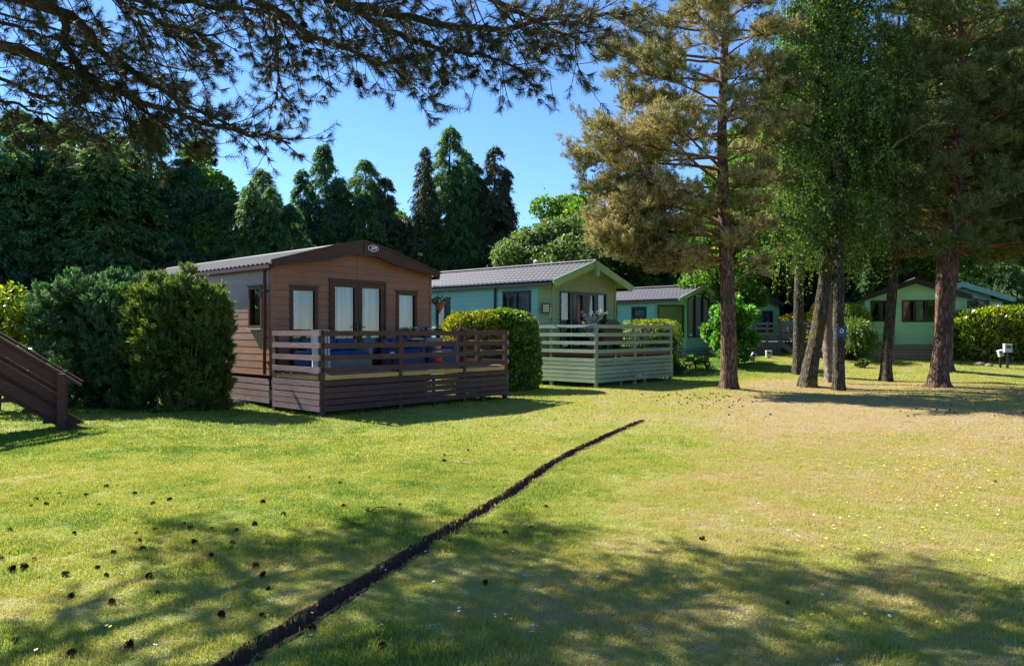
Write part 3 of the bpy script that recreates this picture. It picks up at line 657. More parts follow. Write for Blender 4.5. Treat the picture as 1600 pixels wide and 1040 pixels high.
# ------------------------------------------------------------------ chalet building kit
def clad(mb, P0, P1, z0, z1, board, holes=(), apex=None, lip=.016, mi=0):
    """lapped boards from P0 to P1 (outward side on the right hand), holes (u0,u1,za,zb), apex=(u,z) for a gable above z1"""
    P0 = Vector((*P0, 0)); P1 = Vector((*P1, 0)); d = P1-P0; Lw = d.length; d.normalize(); n = Vector((d.y, -d.x, 0))
    top = apex[1] if apex else z1
    zs = set([z0, z1, top]); z = z0
    while z < top: zs.add(round(z, 4)); z += board
    for h in holes: zs.add(h[2]); zs.add(h[3])
    zs = sorted(q for q in zs if z0-1e-6 <= q <= top+1e-6)
    def lim(z):
        if not apex or z <= z1: return 0, Lw
        t = (z-z1)/(apex[1]-z1); return apex[0]*t, Lw-(Lw-apex[0])*t
    for a, b in zip(zs[:-1], zs[1:]):
        if b-a < 1e-4: continue
        mid = (a+b)/2; ka = math.floor((mid-z0)/board)*board+z0
        fa = lip*(1-(a-ka)/board); fb = lip*(1-(b-ka)/board)
        cuts = sorted((h[0], h[1]) for h in holes if h[2] < mid < h[3]); segs = []; u = -1
        for h in cuts: segs.append((u, h[0])); u = h[1]
        segs.append((u, 1e3))
        for s, e in segs:
            la, ra = lim(a); lb, rb = lim(b); la = max(la, s); lb = max(lb, s); ra = min(ra, e); rb = min(rb, e)
            if ra-la < .004: continue
            rb = max(rb, lb)
            mb.poly([P0+d*la+n*fa+Vector((0, 0, a)), P0+d*ra+n*fa+Vector((0, 0, a)), P0+d*rb+n*fb+Vector((0, 0, b)), P0+d*lb+n*fb+Vector((0, 0, b))], mi)
            if abs(a-ka) < 1e-4: mb.poly([P0+d*la-n*.02+Vector((0, 0, a)), P0+d*ra-n*.02+Vector((0, 0, a)), P0+d*ra+n*fa+Vector((0, 0, a)), P0+d*la+n*fa+Vector((0, 0, a))], mi)
def wallM(P0, P1):
    """matrix: x along wall, y inward, z up"""
    P0 = Vector((*P0, 0)); d = (Vector((*P1, 0))-P0).normalized(); i = Vector((-d.y, d.x, 0))
    return Matrix(((d.x, i.x, 0, P0.x), (d.y, i.y, 0, P0.y), (0, 0, 1, 0), (0, 0, 0, 1)))
def window(parent, P0, P1, u0, u1, z0, z1, frame='dark_frame', bars=(), trans=(), fw=.06, proud=.035, curtain=((0, 1, 'curtain'),), sill=None, name='window', head=False, depth=.5, top=None):
    Mx = wallM(P0, P1); mb = MB(); y0, y1 = -proud, .05
    t0, t1 = (z1, z1) if top is None else top
    def zt(u): return t0+(t1-t0)*(u-u0)/(u1-u0)
    mb.box((u0, y0, z0), (u1, y1, z0+fw), 0, Mx)
    mb.box((u0, y0+.002, z0+fw), (u0+fw, y1, t0-fw), 0, Mx); mb.box((u1-fw, y0+.002, z0+fw), (u1, y1, t1-fw), 0, Mx)
    n = len(mb.v)
    P = [(u0, y0, t0-fw), (u1, y0, t1-fw), (u1, y1, t1-fw), (u0, y1, t0-fw), (u0, y0, t0), (u1, y0, t1), (u1, y1, t1), (u0, y1, t0)]
    mb.v += [tuple(Mx @ Vector(p)) for p in P]
    for q in ((0,3,2,1),(4,5,6,7),(0,1,5,4),(1,2,6,5),(2,3,7,6),(3,0,4,7)): mb.f.append(tuple(n+i for i in q)); mb.m.append(0)
    for f in bars:
        u = u0+(u1-u0)*f; mb.box((u-fw*.5, y0+.004, z0+fw), (u+fw*.5, y1, zt(u)-fw), 0, Mx)
    for z in trans: mb.box((u0+fw, y0+.006, z-fw*.4), (u1-fw, y1, z+fw*.4), 0, Mx)
    if head: mb.box((u0-.02, y0-.02, max(t0, t1)+.002), (u1+.02, .0, max(t0, t1)+.03), 0, Mx)
    w_ = mb.build(name, M[frame], parent)
    g = MB().poly([Mx @ Vector(p) for p in ((u0+fw*.5, .012, z0+fw*.5), (u1-fw*.5, .012, z0+fw*.5), (u1-fw*.5, .012, t1-fw*.5), (u0+fw*.5, .012, t0-fw*.5))])
    g.build('pane', M['glass'], w_)
    for c in curtain:
        a, b, m = c[:3]; tie = c[3] if len(c) > 3 else 0
        cm = MB(); k = 36; wl = u1-u0-.02; zb, zt_ = z0+.02, min(t0, t1)-.02 if abs(t0-t1) < .05 else None
        if m in ('blind_or_reflection', 'cream'):  # cream sheets are added to mimic pale reflections; tan ones are blinds
            cm.poly([Mx @ Vector(p) for p in ((u0+a*wl, .028, z0), (u0+b*wl, .028, z0), (u0+b*wl, .028, zt(u0+b*wl)-.02), (u0+a*wl, .028, zt(u0+a*wl)-.02))])
        else:
            rows = 8; n0 = len(cm.v)
            for j in range(rows+1):
                tt = j/rows
                for i in range(k+1):
                    f = a+(b-a)*i/k
                    if tie: f = a+(b-a)*(i/k)*(1-abs(tie)*(1-tt)) if tie > 0 else b-(b-a)*(1-i/k)*(1-abs(tie)*(1-tt))
                    u = u0+.01+f*wl; top_ = zt(u)-.03; z = zb+(top_-zb)*tt
                    y = .14+.04*math.sin(u*52+math.sin(u*9)*2)+.012*math.sin(u*111+1)
                    cm.v.append(tuple(Mx @ Vector((u, y, z))))
            for j in range(rows):
                for i in range(k): cm.f.append((n0+j*(k+1)+i, n0+j*(k+1)+i+1, n0+(j+1)*(k+1)+i+1, n0+(j+1)*(k+1)+i)); cm.m.append(0)
        cm.build('blind_or_reflection' if m in ('blind_or_reflection', 'cream') else 'curtain', M[m], w_, m == 'curtain')
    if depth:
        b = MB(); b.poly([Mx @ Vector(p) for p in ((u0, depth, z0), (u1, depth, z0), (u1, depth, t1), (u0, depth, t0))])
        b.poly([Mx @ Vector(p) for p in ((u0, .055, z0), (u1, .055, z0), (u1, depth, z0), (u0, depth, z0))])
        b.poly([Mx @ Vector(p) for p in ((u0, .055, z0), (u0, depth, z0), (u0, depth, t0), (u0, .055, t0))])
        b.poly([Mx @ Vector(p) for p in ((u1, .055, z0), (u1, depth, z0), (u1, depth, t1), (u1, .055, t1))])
        b.build('unlit_interior', M['black'], w_)  # black panels stand in for the unlit room behind the pane
    if sill: MB().box((u0-.01, y0-.03, z0-.03), (u1+.01, -.0, z0-.002), 0, Mx).build('sill', M[sill], w_)
    return w_
def roof_slope(parent, xe, ze, xr, zr, y0, y1, m='roof', tile=.19, course=.36, amp=.018, name='roof'):
    """tiled slope from eave (xe,ze) to ridge (xr,zr), running y0..y1"""
    Ls = math.hypot(xr-xe, zr-ze); nrm = Vector((-(zr-ze)/Ls, 0, (xr-xe)/Ls)); 
    if nrm.z < 0: nrm = -nrm
    ys = np.arange(y0, y1+1e-6, tile/6); ss = []; s = 0
    while s < Ls-.02: ss += [(s, 1.0), (min(s+course*.96, Ls-.015), .1), (min(s+course*.965, Ls-.01), .1)]; s += course
    ss.append((Ls, .1)); V = []; 
    for s, k in ss:
        x = xe+(xr-xe)*s/Ls; z = ze+(zr-ze)*s/Ls
        ph = (ys-y0)/tile*2*math.pi; h = amp*(.55*np.cos(ph)+.25*np.cos(2*ph)+.6)+.02*k
        V.append(np.stack([x+nrm.x*h, ys, z+nrm.z*h], -1))
    V = np.array(V); a, b = V.shape[:2]; idx = np.arange(a*b).reshape(a, b)
    Fq = np.stack([idx[:-1, :-1], idx[:-1, 1:], idx[1:, 1:], idx[1:, :-1]], -1).reshape(-1, 4)
    return np_mesh(name, V, Fq, M[m], parent)
def barge(parent, pts_top, pts_bot, y0, y1, m, name='bargeboard'):
    return MB().prism(list(pts_top)+list(reversed(pts_bot)), y0, y1).build(name, M[m], parent)
def slats(mb, P0, P1, z0, n, bh, gap, th=.02, mi=0, jit=.004, seed=1, clip=None):
    r = random.Random(seed); Mx = wallM(P0, P1); Lw = (Vector(P1)-Vector(P0)).length
    for i in range(n):
        z = z0+i*(bh+gap)+r.uniform(-jit, jit); a = 0
        if clip: a = clip(i)
        mb.box((a, -th, z), (Lw+r.uniform(-.01, .01), 0, z+bh), mi, Mx)
    return mb

# ------------------------------------------------------------------ brown chalet and its decking
TH1 = R(47.3)
def W2L(o, th, p):
    d = Vector((p[0]-o[0], p[1]-o[1])); return (d.x*math.cos(th)+d.y*math.sin(th), -d.x*math.sin(th)+d.y*math.cos(th))
C1 = (-4.87, 14.95)
h = thing('brown_chalet', 'brown timber clad holiday chalet with double glazed doors and dark tiled roof', 'chalet', (*C1, 0), TH1)
W1, LEN1, ZF, ZE, ZR = 4.23, 10.0, .70, 2.93, 3.46
dz = (1.38, 2.84, .80, 2.70)
gh = [(.41, 1.07, .86, 2.52), dz, (3.17, 3.80, .86, 2.52)]
mb = MB(); clad(mb, (0, 0), (W1, 0), ZF, ZE, .145, gh, (W1/2, ZR), .022)
mb.build('gable_wall', M['brown_clad'], h)
sh = [(LEN1-.86, LEN1-.30, 1.66, 2.52), (LEN1-6.2, LEN1-5.0, 1.66, 2.52)]
mb = MB(); clad(mb, (0, LEN1), (0, 0), ZF, ZE, .145, sh, None, .006); mb.build('side_wall', M['brown_side'], h)
mb = MB(); clad(mb, (W1, 0), (W1, LEN1), ZF, ZE, .145, (), None, .02); clad(mb, (W1, LEN1), (0, LEN1), ZF, ZE, .145, (), (W1/2, ZR)); mb.build('rear_wall', M['brown_side'], h)
for x0, x1, y0, y1 in ((-.028, .028, -.028, .03), (W1-.03, W1+.028, -.028, .03)): MB().box((x0, y0, ZF-.01), (x1, y1, ZE+.02)).build('corner_trim', M['brown_clad'], h)
MB().box((W1/2-.02, -.022, 2.78), (W1/2+.02, -.001, ZR-.06)).build('centre_trim', M['brown_clad'], h)
for u0, u1 in ((.41, 1.07), (3.17, 3.80)):
    window(h, (0, 0), (W1, 0), u0, u1, 1.56, 2.52, 'brown_frame', fw=.075, head=True)
    window(h, (0, 0), (W1, 0), u0, u1, .86, 1.555, 'brown_frame', fw=.06)
Mx = wallM((0, 0), (W1, 0))
for s, (u0, u1) in enumerate(((1.40, 2.105), (2.115, 2.82))):
    d = window(h, (0, 0), (W1, 0), u0, u1, .83, 2.66, 'brown_frame', fw=.095, proud=.03, name='door')
    hx = u1-.045 if s == 0 else u0+.045
    k = MB().box((hx-.018, -.055, 1.58), (hx+.018, -.03, 1.80), 0, Mx); k.box((hx-.10 if s == 0 else hx, -.085, 1.68), (hx if s == 0 else hx+.10, -.062, 1.70), 0, Mx)
    k.build('handle', M['dark_frame'], d)
    k = MB()
    for z in (.98, 1.72, 2.42):
        x = u0+.0 if s == 0 else u1
        k.tube([Mx @ Vector((x, -.05, z-.05)), Mx @ Vector((x, -.05, z+.05))], .016, 8); k.box((x-.05, -.045, z-.012), (x+.05, -.031, z+.012), 0, Mx)
    k.build('hinge', M['dark_frame'], d)
mb = MB(); mb.box((1.35, -.045, 2.665), (2.87, .0, 2.74), 0, Mx); mb.box((1.35, -.042, .8), (1.398, 0, 2.664), 0, Mx); mb.box((2.822, -.042, .8), (2.87, 0, 2.664), 0, Mx); mb.box((1.35, -.06, .79), (2.87, .0, .828), 0, Mx)
mb.build('door_frame', M['brown_frame'], h)
for a, b in ((LEN1-.86, LEN1-.30), (LEN1-6.2, LEN1-5.0)):
    window(h, (0, LEN1), (0, 0), a, b, 1.66, 2.52, 'brown_frame', fw=.06, sill='grey_pl', head=True, proud=.05)
sl_ = (ZR-ZE)/(W1/2)
for s in (-1, 1):
    cx = W1/2; xe = cx+s*(W1/2+.09)
    roof_slope(h, xe, ZE-.03+.03, cx, ZR+.06, -.20, LEN1+.15, 'roof_dark', amp=.03, name='roof')
MB().tube([(W1/2, -.22, ZR+.10), (W1/2, LEN1+.15, ZR+.10)], .045, 8).build('ridge_cap', M['roof'], h)
c = W1/2
topL = [(-.12, ZE-.0), (-.12, ZE+.075), (c-.62, ZR+.0), (c-.16, ZR+.10), (c, ZR+.125)]; botL = [(-.12, ZE-.0), (-.1, ZE-.035), (c-.9, ZE+.17), (c-.3, ZR-.19), (c, ZR-.2)]
for s in (1, -1):
    f = (lambda P: [(c+(x-c)*s, z) for x, z in P])
    o = f(topL[1:])+list(reversed(f(botL)))
    m1 = MB().prism(o, -.235, -.19); m1.build('bargeboard', M['brown_trim'], h)
    o2 = f([(-.14, ZE+.06), (-.14, ZE+.095), (c-.62, ZR+.03), (c-.16, ZR+.125), (c, ZR+.15), (c, ZR+.11), (c-.16, ZR+.085), (c-.62, ZR-.015)])
    MB().prism(o2, -.26, -.238).build('barge_capping', M['brown_trim'], h)
    o3 = f([(-.10, ZE-.03), (c-.9, ZE+.175), (c-.3, ZR-.185), (c, ZR-.195), (c, ZR-.14), (c-.3, ZR-.13), (c-.9, ZE+.235), (-.10, ZE+.01)])
    MB().prism(o3, -.255, -.237).build('barge_moulding', M['brown_trim'], h)
MB().box((c-.012, -.262, ZR-.2), (c+.012, -.2361, ZR+.10)).build('barge_joint', M['dark_frame'], h)
for s in (-1, 1):
    gx_ = c+s*(W1/2+.105)
    MB().box((gx_-.05, -.18, ZE-.075), (gx_+.05, LEN1+.1, ZE-.0)).build('gutter', M['brown_trim'], h)
    mb = MB(); mb.box((min(gx_, c+s*W1/2), -.19, ZE-.03), (max(gx_, c+s*W1/2), -.0, ZE-.012)); mb.build('soffit', M['brown_trim'], h)
mb = MB().tube([(-.075, .13, ZE-.05), (-.075, .13, .72)], .034, 10)
for z in (1.45, .95, 2.4): mb.box((-.115, .092, z), (-.0, .168, z+.03))
mb.build('downpipe', M['brown_trim'], h)
# oval name badge
bd = thing('badge', None, None); bd.parent = h; bd.location = (c+.22, -.262, ZR-.0)
def ell(rx, rz, y0, y1, n=28, mi=0): return [(rx*math.cos(t*2*math.pi/n), rz*math.sin(t*2*math.pi/n)) for t in range(n)]
MB().prism(ell(.145, .075, 0, 0), -.006, .012).build('badge_rim', M['white'], bd)
MB().prism(ell(.130, .061, 0, 0), -.010, .010).build('badge_face', M['brown_trim'], bd)
def text_mesh(name, body, size, m, parent, loc, rot, shear=0, ext=.002, bold=.0, align='CENTER'):
    cu = bpy.data.curves.new(name, 'FONT'); cu.body = body; cu.size = size; cu.extrude = ext; cu.offset = bold; cu.shear = shear; cu.align_x = align; cu.align_y = 'CENTER'
    t = bpy.data.objects.new(name, cu); me = bpy.data.meshes.new_from_object(t); me.name = name; me.materials.clear(); me.materials.append(m)
    bpy.data.objects.remove(t); o = bpy.data.objects.new(name, me); COL.objects.link(o); o.parent = parent; o.location = loc; o.rotation_euler = rot; return o
text_mesh('badge_lettering', 'ABI', .105, M['white'], bd, (0, -.013, 0), (R(90), 0, 0), .35, .002, .004)
bpy.data.objects['badge'].location = (c+.22, -.262, ZR-.02)
# slatted skirt round the foot of the side wall
mb = slats(MB(), (-.03, LEN1), (-.03, 0), .14, 4, .105, .022, .02, 0, .003, 2)
slats(mb, (0, -.01), (W1, -.01), .14, 4, .105, .022, .02, 0, .003, 3); mb.build('skirting', M['deck_brown_pale'], h)
MB().box((.05, .05, .0), (W1-.05, LEN1-.05, ZF+.02)).build('underfloor_shade', M['black'], h)  # black block paints the shade seen through the skirting gaps
MB().tube([(W1-.5, 2.6, 3.0), (W1-.5, 2.6, 3.42)], .05, 10).build('flue', M['brown_trim'], h)
mb = MB().tube([(W1+.12, 3.6, 2.6), (W1+.12, 3.6, 3.75)], .018, 6); mb.box((W1+.06, 3.55, 3.5), (W1+.18, 3.65, 3.72)); mb.build('aerial', M['white'], h)

def decking(root, Wd, Dp, zf, rails, rh, skirt, posts_f, posts_s, mfront, mside, mfas, zlow, post=.09, side_r=True, mfloor='deck_brown', fas_h=.085, rail_t=.035, rtop=None):
    """root at the front left corner; x along the front, y back to the chalet"""
    pt = rails[0]+.0
    mb = MB(); n = int(Dp/.125)
    for i in range(n): mb.box((.02, .03+i*Dp/n, zf-.028), (Wd-.02, .03+(i+1)*Dp/n-.007, zf))
    mb.build('deck_floor', M[mfloor], root)
    for x in posts_f:
        zg = gzf(*(root.matrix_basis @ Vector((x, 0, 0))).xy)-.03-root.location.z
        mb = MB().box((x-post/2, -post/2, zg), (x+post/2, post/2, pt+.012)); mb.build('post', M[mfront], root)
    for x, y in posts_s:
        zg = gzf(*(root.matrix_basis @ Vector((x, y, 0))).xy)-.03-root.location.z
        MB().box((x-post/2, y-post/2, zg), (x+post/2, y+post/2, pt+.012)).build('post', M[mfront], root)
    r = random.Random(7)
    for z in rails:
        for i in range(len(posts_f)-1):
            MB().box((posts_f[i]+(.0 if i == 0 else .0), -post/2-rail_t, z-rh+r.uniform(-.004, .004)), (posts_f[i+1]-.002, -post/2-.001, z)).build('front_rail', M[mfront], root)
        MB().box((-post/2-rail_t, -post/2, z-rh+.003), (-post/2-.001, Dp-.04, z+.002)).build('side_rail', M[mside], root)
        if side_r: MB().box((Wd+post/2+.001, -post/2, z-rh+.003), (Wd+post/2+rail_t, Dp-.04, z+.002)).build('side_rail', M[mside], root)
    MB().box((.0, -post/2+.012, zf-.028-fas_h), (Wd, -.005, zf-.030)).build('fascia_board', M[mfas], root)
    MB().box((-post/2+.012, .05, zf-.028-fas_h), (-.005, Dp-.05, zf-.030)).build('fascia_board', M[mfas], root)
    nS, bh, gap, z0 = skirt
    mb = slats(MB(), (0, -post/2-.001), (Wd+.03, -post/2-.001), z0, nS, bh, gap, .022, 0, .004, 5); mb.build('front_skirt', M[mfront], root)
    mb = slats(MB(), (-post/2-.001, Dp-.03), (-post/2-.001, -post/2+.02), z0, nS, bh, gap, .022, 0, .004, 6); mb.build('side_skirt', M[mside], root)
    mb = slats(MB(), (Wd+post/2+.001, -post/2), (Wd+post/2+.001, Dp-.03), z0, nS, bh, gap, .022, 0, .004, 6); mb.build('side_skirt', M[mside], root)
    for x in zlow:
        zg = gzf(*(root.matrix_basis @ Vector((x, .06, 0))).xy)-.03-root.location.z
        MB().box((x-.025, -.03, zg), (x+.025, .03, zf-.13)).build('bearer', M[mfront], root)
P1_ = (-3.53, 13.7)
dk = thing('brown_decking', 'dark brown slatted timber decking with rails in front of the brown chalet', 'decking', (*P1_, 0), R(48.6))
decking(dk, 5.1, 1.62, .80, [1.605, 1.377, 1.149, .925], .098, (5, .1, .016, .105), [.0, 1.86, 3.70, 5.08], [(0, 1.58), (5.08, .9), (3.95, 1.6), (5.08, 1.58)], 'deck_brown', 'deck_brown_pale', 'raw_wood', [2.8, 4.3], mfloor='deck_brown_pale')
def dpt(x, y, z): return dk.matrix_basis @ Vector((x, y, z))

# things on the brown decking
def sofa(name, label, loc, rz, wd, m1='wicker', m2='blue_cush', back=.34):
    t = thing(name, label, 'seat', loc, rz)
    MB().box((0, 0, .03), (wd, .62, .27)).build('base', M[m1], t)
    MB().box((0, .54, .272), (wd, .66, .27+back)).build('backrest', M[m1], t)
    for x in (0, wd-.09): MB().box((x, -.02, .274), (x+.09, .537, .46)).build('armrest', M[m1], t)
    n = max(1, round((wd-.18)/.55)); cw = (wd-.2)/n
    for i in range(n):
        o = MB().box((.1+i*cw+.005, .0, .275), (.1+(i+1)*cw-.005, .52, .38)).build('seat_cushion', M[m2], t)
        b = o.modifiers.new('b', 'BEVEL'); b.width = .025; b.segments = 2
        o = MB().box((.1+i*cw+.01, .42, .385), (.1+(i+1)*cw-.01, .535, .385+back-.08)).build('back_cushion', M[m2], t)
        b = o.modifiers.new('b', 'BEVEL'); b.width = .03; b.segments = 2
    for x in (.04, wd-.07):
        for y in (.04, .55): MB().box((x, y, 0), (x+.04, y+.04, .03)).build('leg', M['dark_frame'], t)
    return t
zf = .802
sofa('wicker_sofa', 'pale grey wicker sofa with navy cushions on the brown decking by the doors', dpt(.62, .78, zf), R(48.6), 1.15)
sofa('wicker_armchair', 'blue wicker armchair on the brown decking left of the clay figure', dpt(2.55, .80, zf), R(48.6), .72, 'wicker_blue')
sofa('wicker_armchair', 'grey blue wicker armchair behind the striped clay figure near the decking end', dpt(3.35, .62, zf), R(48.6-8), .66, 'wicker_blue', 'wicker')
t = thing('draped_chair', 'garden chair under a pale blue sheet at the left end of the brown decking', 'chair', dpt(.12, .55, zf), R(60))
MB().box((0, 0, 0), (.42, .42, .40)).build('seat', M['blue_cush'], t)
mb = MB()
n0 = 0
for j in range(11):
    for i in range(25):
        a = i/24; z = .82-.78*j/10; fl = .02+.05*j/10
        x = -.03+.5*a; y = -.03-fl*(.5+.5*math.sin(a*40+j*.2)); mb.v.append((x, y, z))
for j in range(10):
    for i in range(24): mb.f.append((j*25+i, (j+1)*25+i, (j+1)*25+i+1, j*25+i+1)); mb.m.append(0)
for p in ((-.03, -.03, .82), (.47, -.03, .82), (.47, .44, .80), (-.03, .44, .80)): mb.v.append(p)
mb.f.append((275, 276, 277, 278)); mb.m.append(0)
mb.build('sheet', M['curtain'], t, True)
t = thing('patio_table', 'low grey patio table holding flower pots at the far end of the brown decking', 'table', dpt(3.2, 1.32, zf), R(48.6))
MB().box((0, -.2, .60), (1.0, .22, .635)).build('table_top', M['grey_pl'], t)
for x in (.05, .92):
    for y in (-.17, .16): MB().box((x, y, 0), (x+.035, y+.035, .598)).build('leg', M['dark_frame'], t)
def pot(loc, label, rr, hh, mat_, fol, fcol=None, n=260, spread=1.0, cat='potted plant'):
    t = thing('potted_plant', label, cat, loc)
    MB().lathe([(.001, 0), (rr*.7, 0), (rr, hh), (rr*1.08, hh), (rr*1.08, hh*.88), (rr*.9, hh*.85), (.001, hh*.85)], (0, 0, 0), 16).build('pot', M[mat_], t, True)
    g = np.random.default_rng(int(loc[0]*100) % 1000); D = g.standard_normal((n, 3)); D[:, 2] = abs(D[:, 2])+.2; D /= np.linalg.norm(D, axis=1)[:, None]
    C = D*(g.random((n, 1))**.5)*rr*1.5*spread+np.array([0, 0, hh]); leaf_mesh('leaves', C, D, .05, .022, F_[fol], t, g)
    if fcol:
        C = D[:40]*rr*1.6*spread+np.array([0, 0, hh]); leaf_mesh('blooms', C, g.standard_normal((40, 3)), .035, .035, M[fcol], t, g)
pot(dpt(3.42, 1.34, zf+.637), 'small pot of mauve flowers on the grey patio table', .08, .11, 'terracotta', 'laurel_g', 'petal_w')
pot(dpt(3.80, 1.34, zf+.637), 'small pot of white flowers on the grey patio table', .09, .10, 'terracotta', 'laurel_g', 'petal_w')
pot(dpt(4.0, 1.15, zf+.637), 'dark square pot with a small plant at the table end', .07, .12, 'dark_frame', 'laurel_g')
# painted clay figure in striped clothes on the deck edge
t = thing('garden_figure', 'round headed clay garden figure in red and white striped clothes on the decking edge', 'figurine', dpt(3.02, .10, zf), R(50))
mb = MB(); 
for s in (-1, 1): mb.lathe([(.001, 0), (.035, .0), (.04, .10), (.05, .16)], (s*.045, 0, 0), 10)
mb.build('legs', M['skin'], t, True)
MB().lathe([(.07, .12), (.105, .13), (.10, .20), (.085, .24)], (0, 0, 0), 14).build('shorts', M['red'], t, True)
mb = MB().lathe([(.085, .24), (.10, .27), (.098, .30)], (0, 0, 0), 14, 0); mb.lathe([(.098, .30), (.092, .35), (.08, .37)], (0, 0, 0), 14, 1); mb.lathe([(.08, .37), (.05, .40), (.03, .42)], (0, 0, 0), 14, 0)
for s in (-1, 1):
    mb.tube([(s*.06, 0, .38), (s*.11, -.01, .34)], [.03, .034], 8, 0); mb.tube([(s*.11, -.01, .34), (s*.15, -.03, .28)], [.035, .032], 8, 1)
mb.build('jumper', [M['red'], M['white']], t, True)
mb = MB().lathe([(.001, .40), (.04, .41), (.075, .45), (.085, .50), (.075, .55), (.045, .58), (.001, .59)], (0, 0, 0), 16); mb.lathe([(.001, -.02), (.018, -.01), (.018, .01), (.001, .02)], (0, -.088, .49), 8)
mb.build('head', M['skin'], t, True)
MB().lathe([(.001, 0), (.010, .004), (.010, .01), (.001, .014)], (-.03, -.078, .515), 6).lathe([(.001, 0), (.010, .004), (.010, .01), (.001, .014)], (.03, -.078, .515), 6).build('eyes', M['black'], t)
mb = MB().lathe([(.088, .50), (.095, .53), (.088, .575), (.05, .615), (.001, .63)], (0, .012, .01), 16)
for s in (-1, 1): mb.lathe([(.001, -.03), (.03, -.015), (.034, .01), (.001, .035)], (s*.09, .01, .50), 8)
mb.build('hair', M['orange'], t, True)
t = thing('stone_ball', 'small black and white ball shaped ornament by the decking rail', 'ornament', dpt(1.80, .15, zf+.30), .3)
MB().lathe([(.001, -.075), (.045, -.06), (.072, -.02), (.072, .02), (.045, .06), (.001, .075)], (0, 0, 0), 14).build('ball', M['white'], t, True)
mb = MB()
for a in range(5): mb.box((.058, -.02, -.02), (.078, .02, .02), 0, Matrix.Rotation(a*1.256, 4, 'Z'))
mb.build('patches', M['black'], t)
MB().lathe([(.05, -.30), (.055, -.29), (.02, -.25), (.02, -.08), (.035, -.072)], (0, 0, 0), 12).build('stand', M['dark_frame'], t, True)
# hanging basket on the right corner of the brown chalet
hb = h.matrix_basis @ Vector((W1+.20, -.12, 0))
t = thing('hanging_basket', 'cone shaped wicker hanging basket with trailing green plant at the chalet corner', 'basket', (hb.x, hb.y, 2.30), 0)
MB().lathe([(.005, -.28), (.03, -.22), (.15, -.02), (.155, .0), (.14, .0), (.02, -.2)], (0, 0, 0), 14).build('cone_basket', M['terracotta'], t, True)
mb = MB()
for a in range(3): mb.tube([(.14*math.cos(a*2.1), .14*math.sin(a*2.1), 0), (0, 0, .34)], .004, 4)
mb.tube([(0, 0, .34), (-.10, .10, .42), (-.16, .16, .40)], .009, 5); mb.build('chains', M['dark_frame'], t)
g = np.random.default_rng(2); D = g.standard_normal((260, 3)); leaf_mesh('leaves', unit(D)*.13*np.array([1.1, 1.1, .5])+np.array([0, 0, .03]), D, .06, .03, F_['conifer_blue'], t, g)

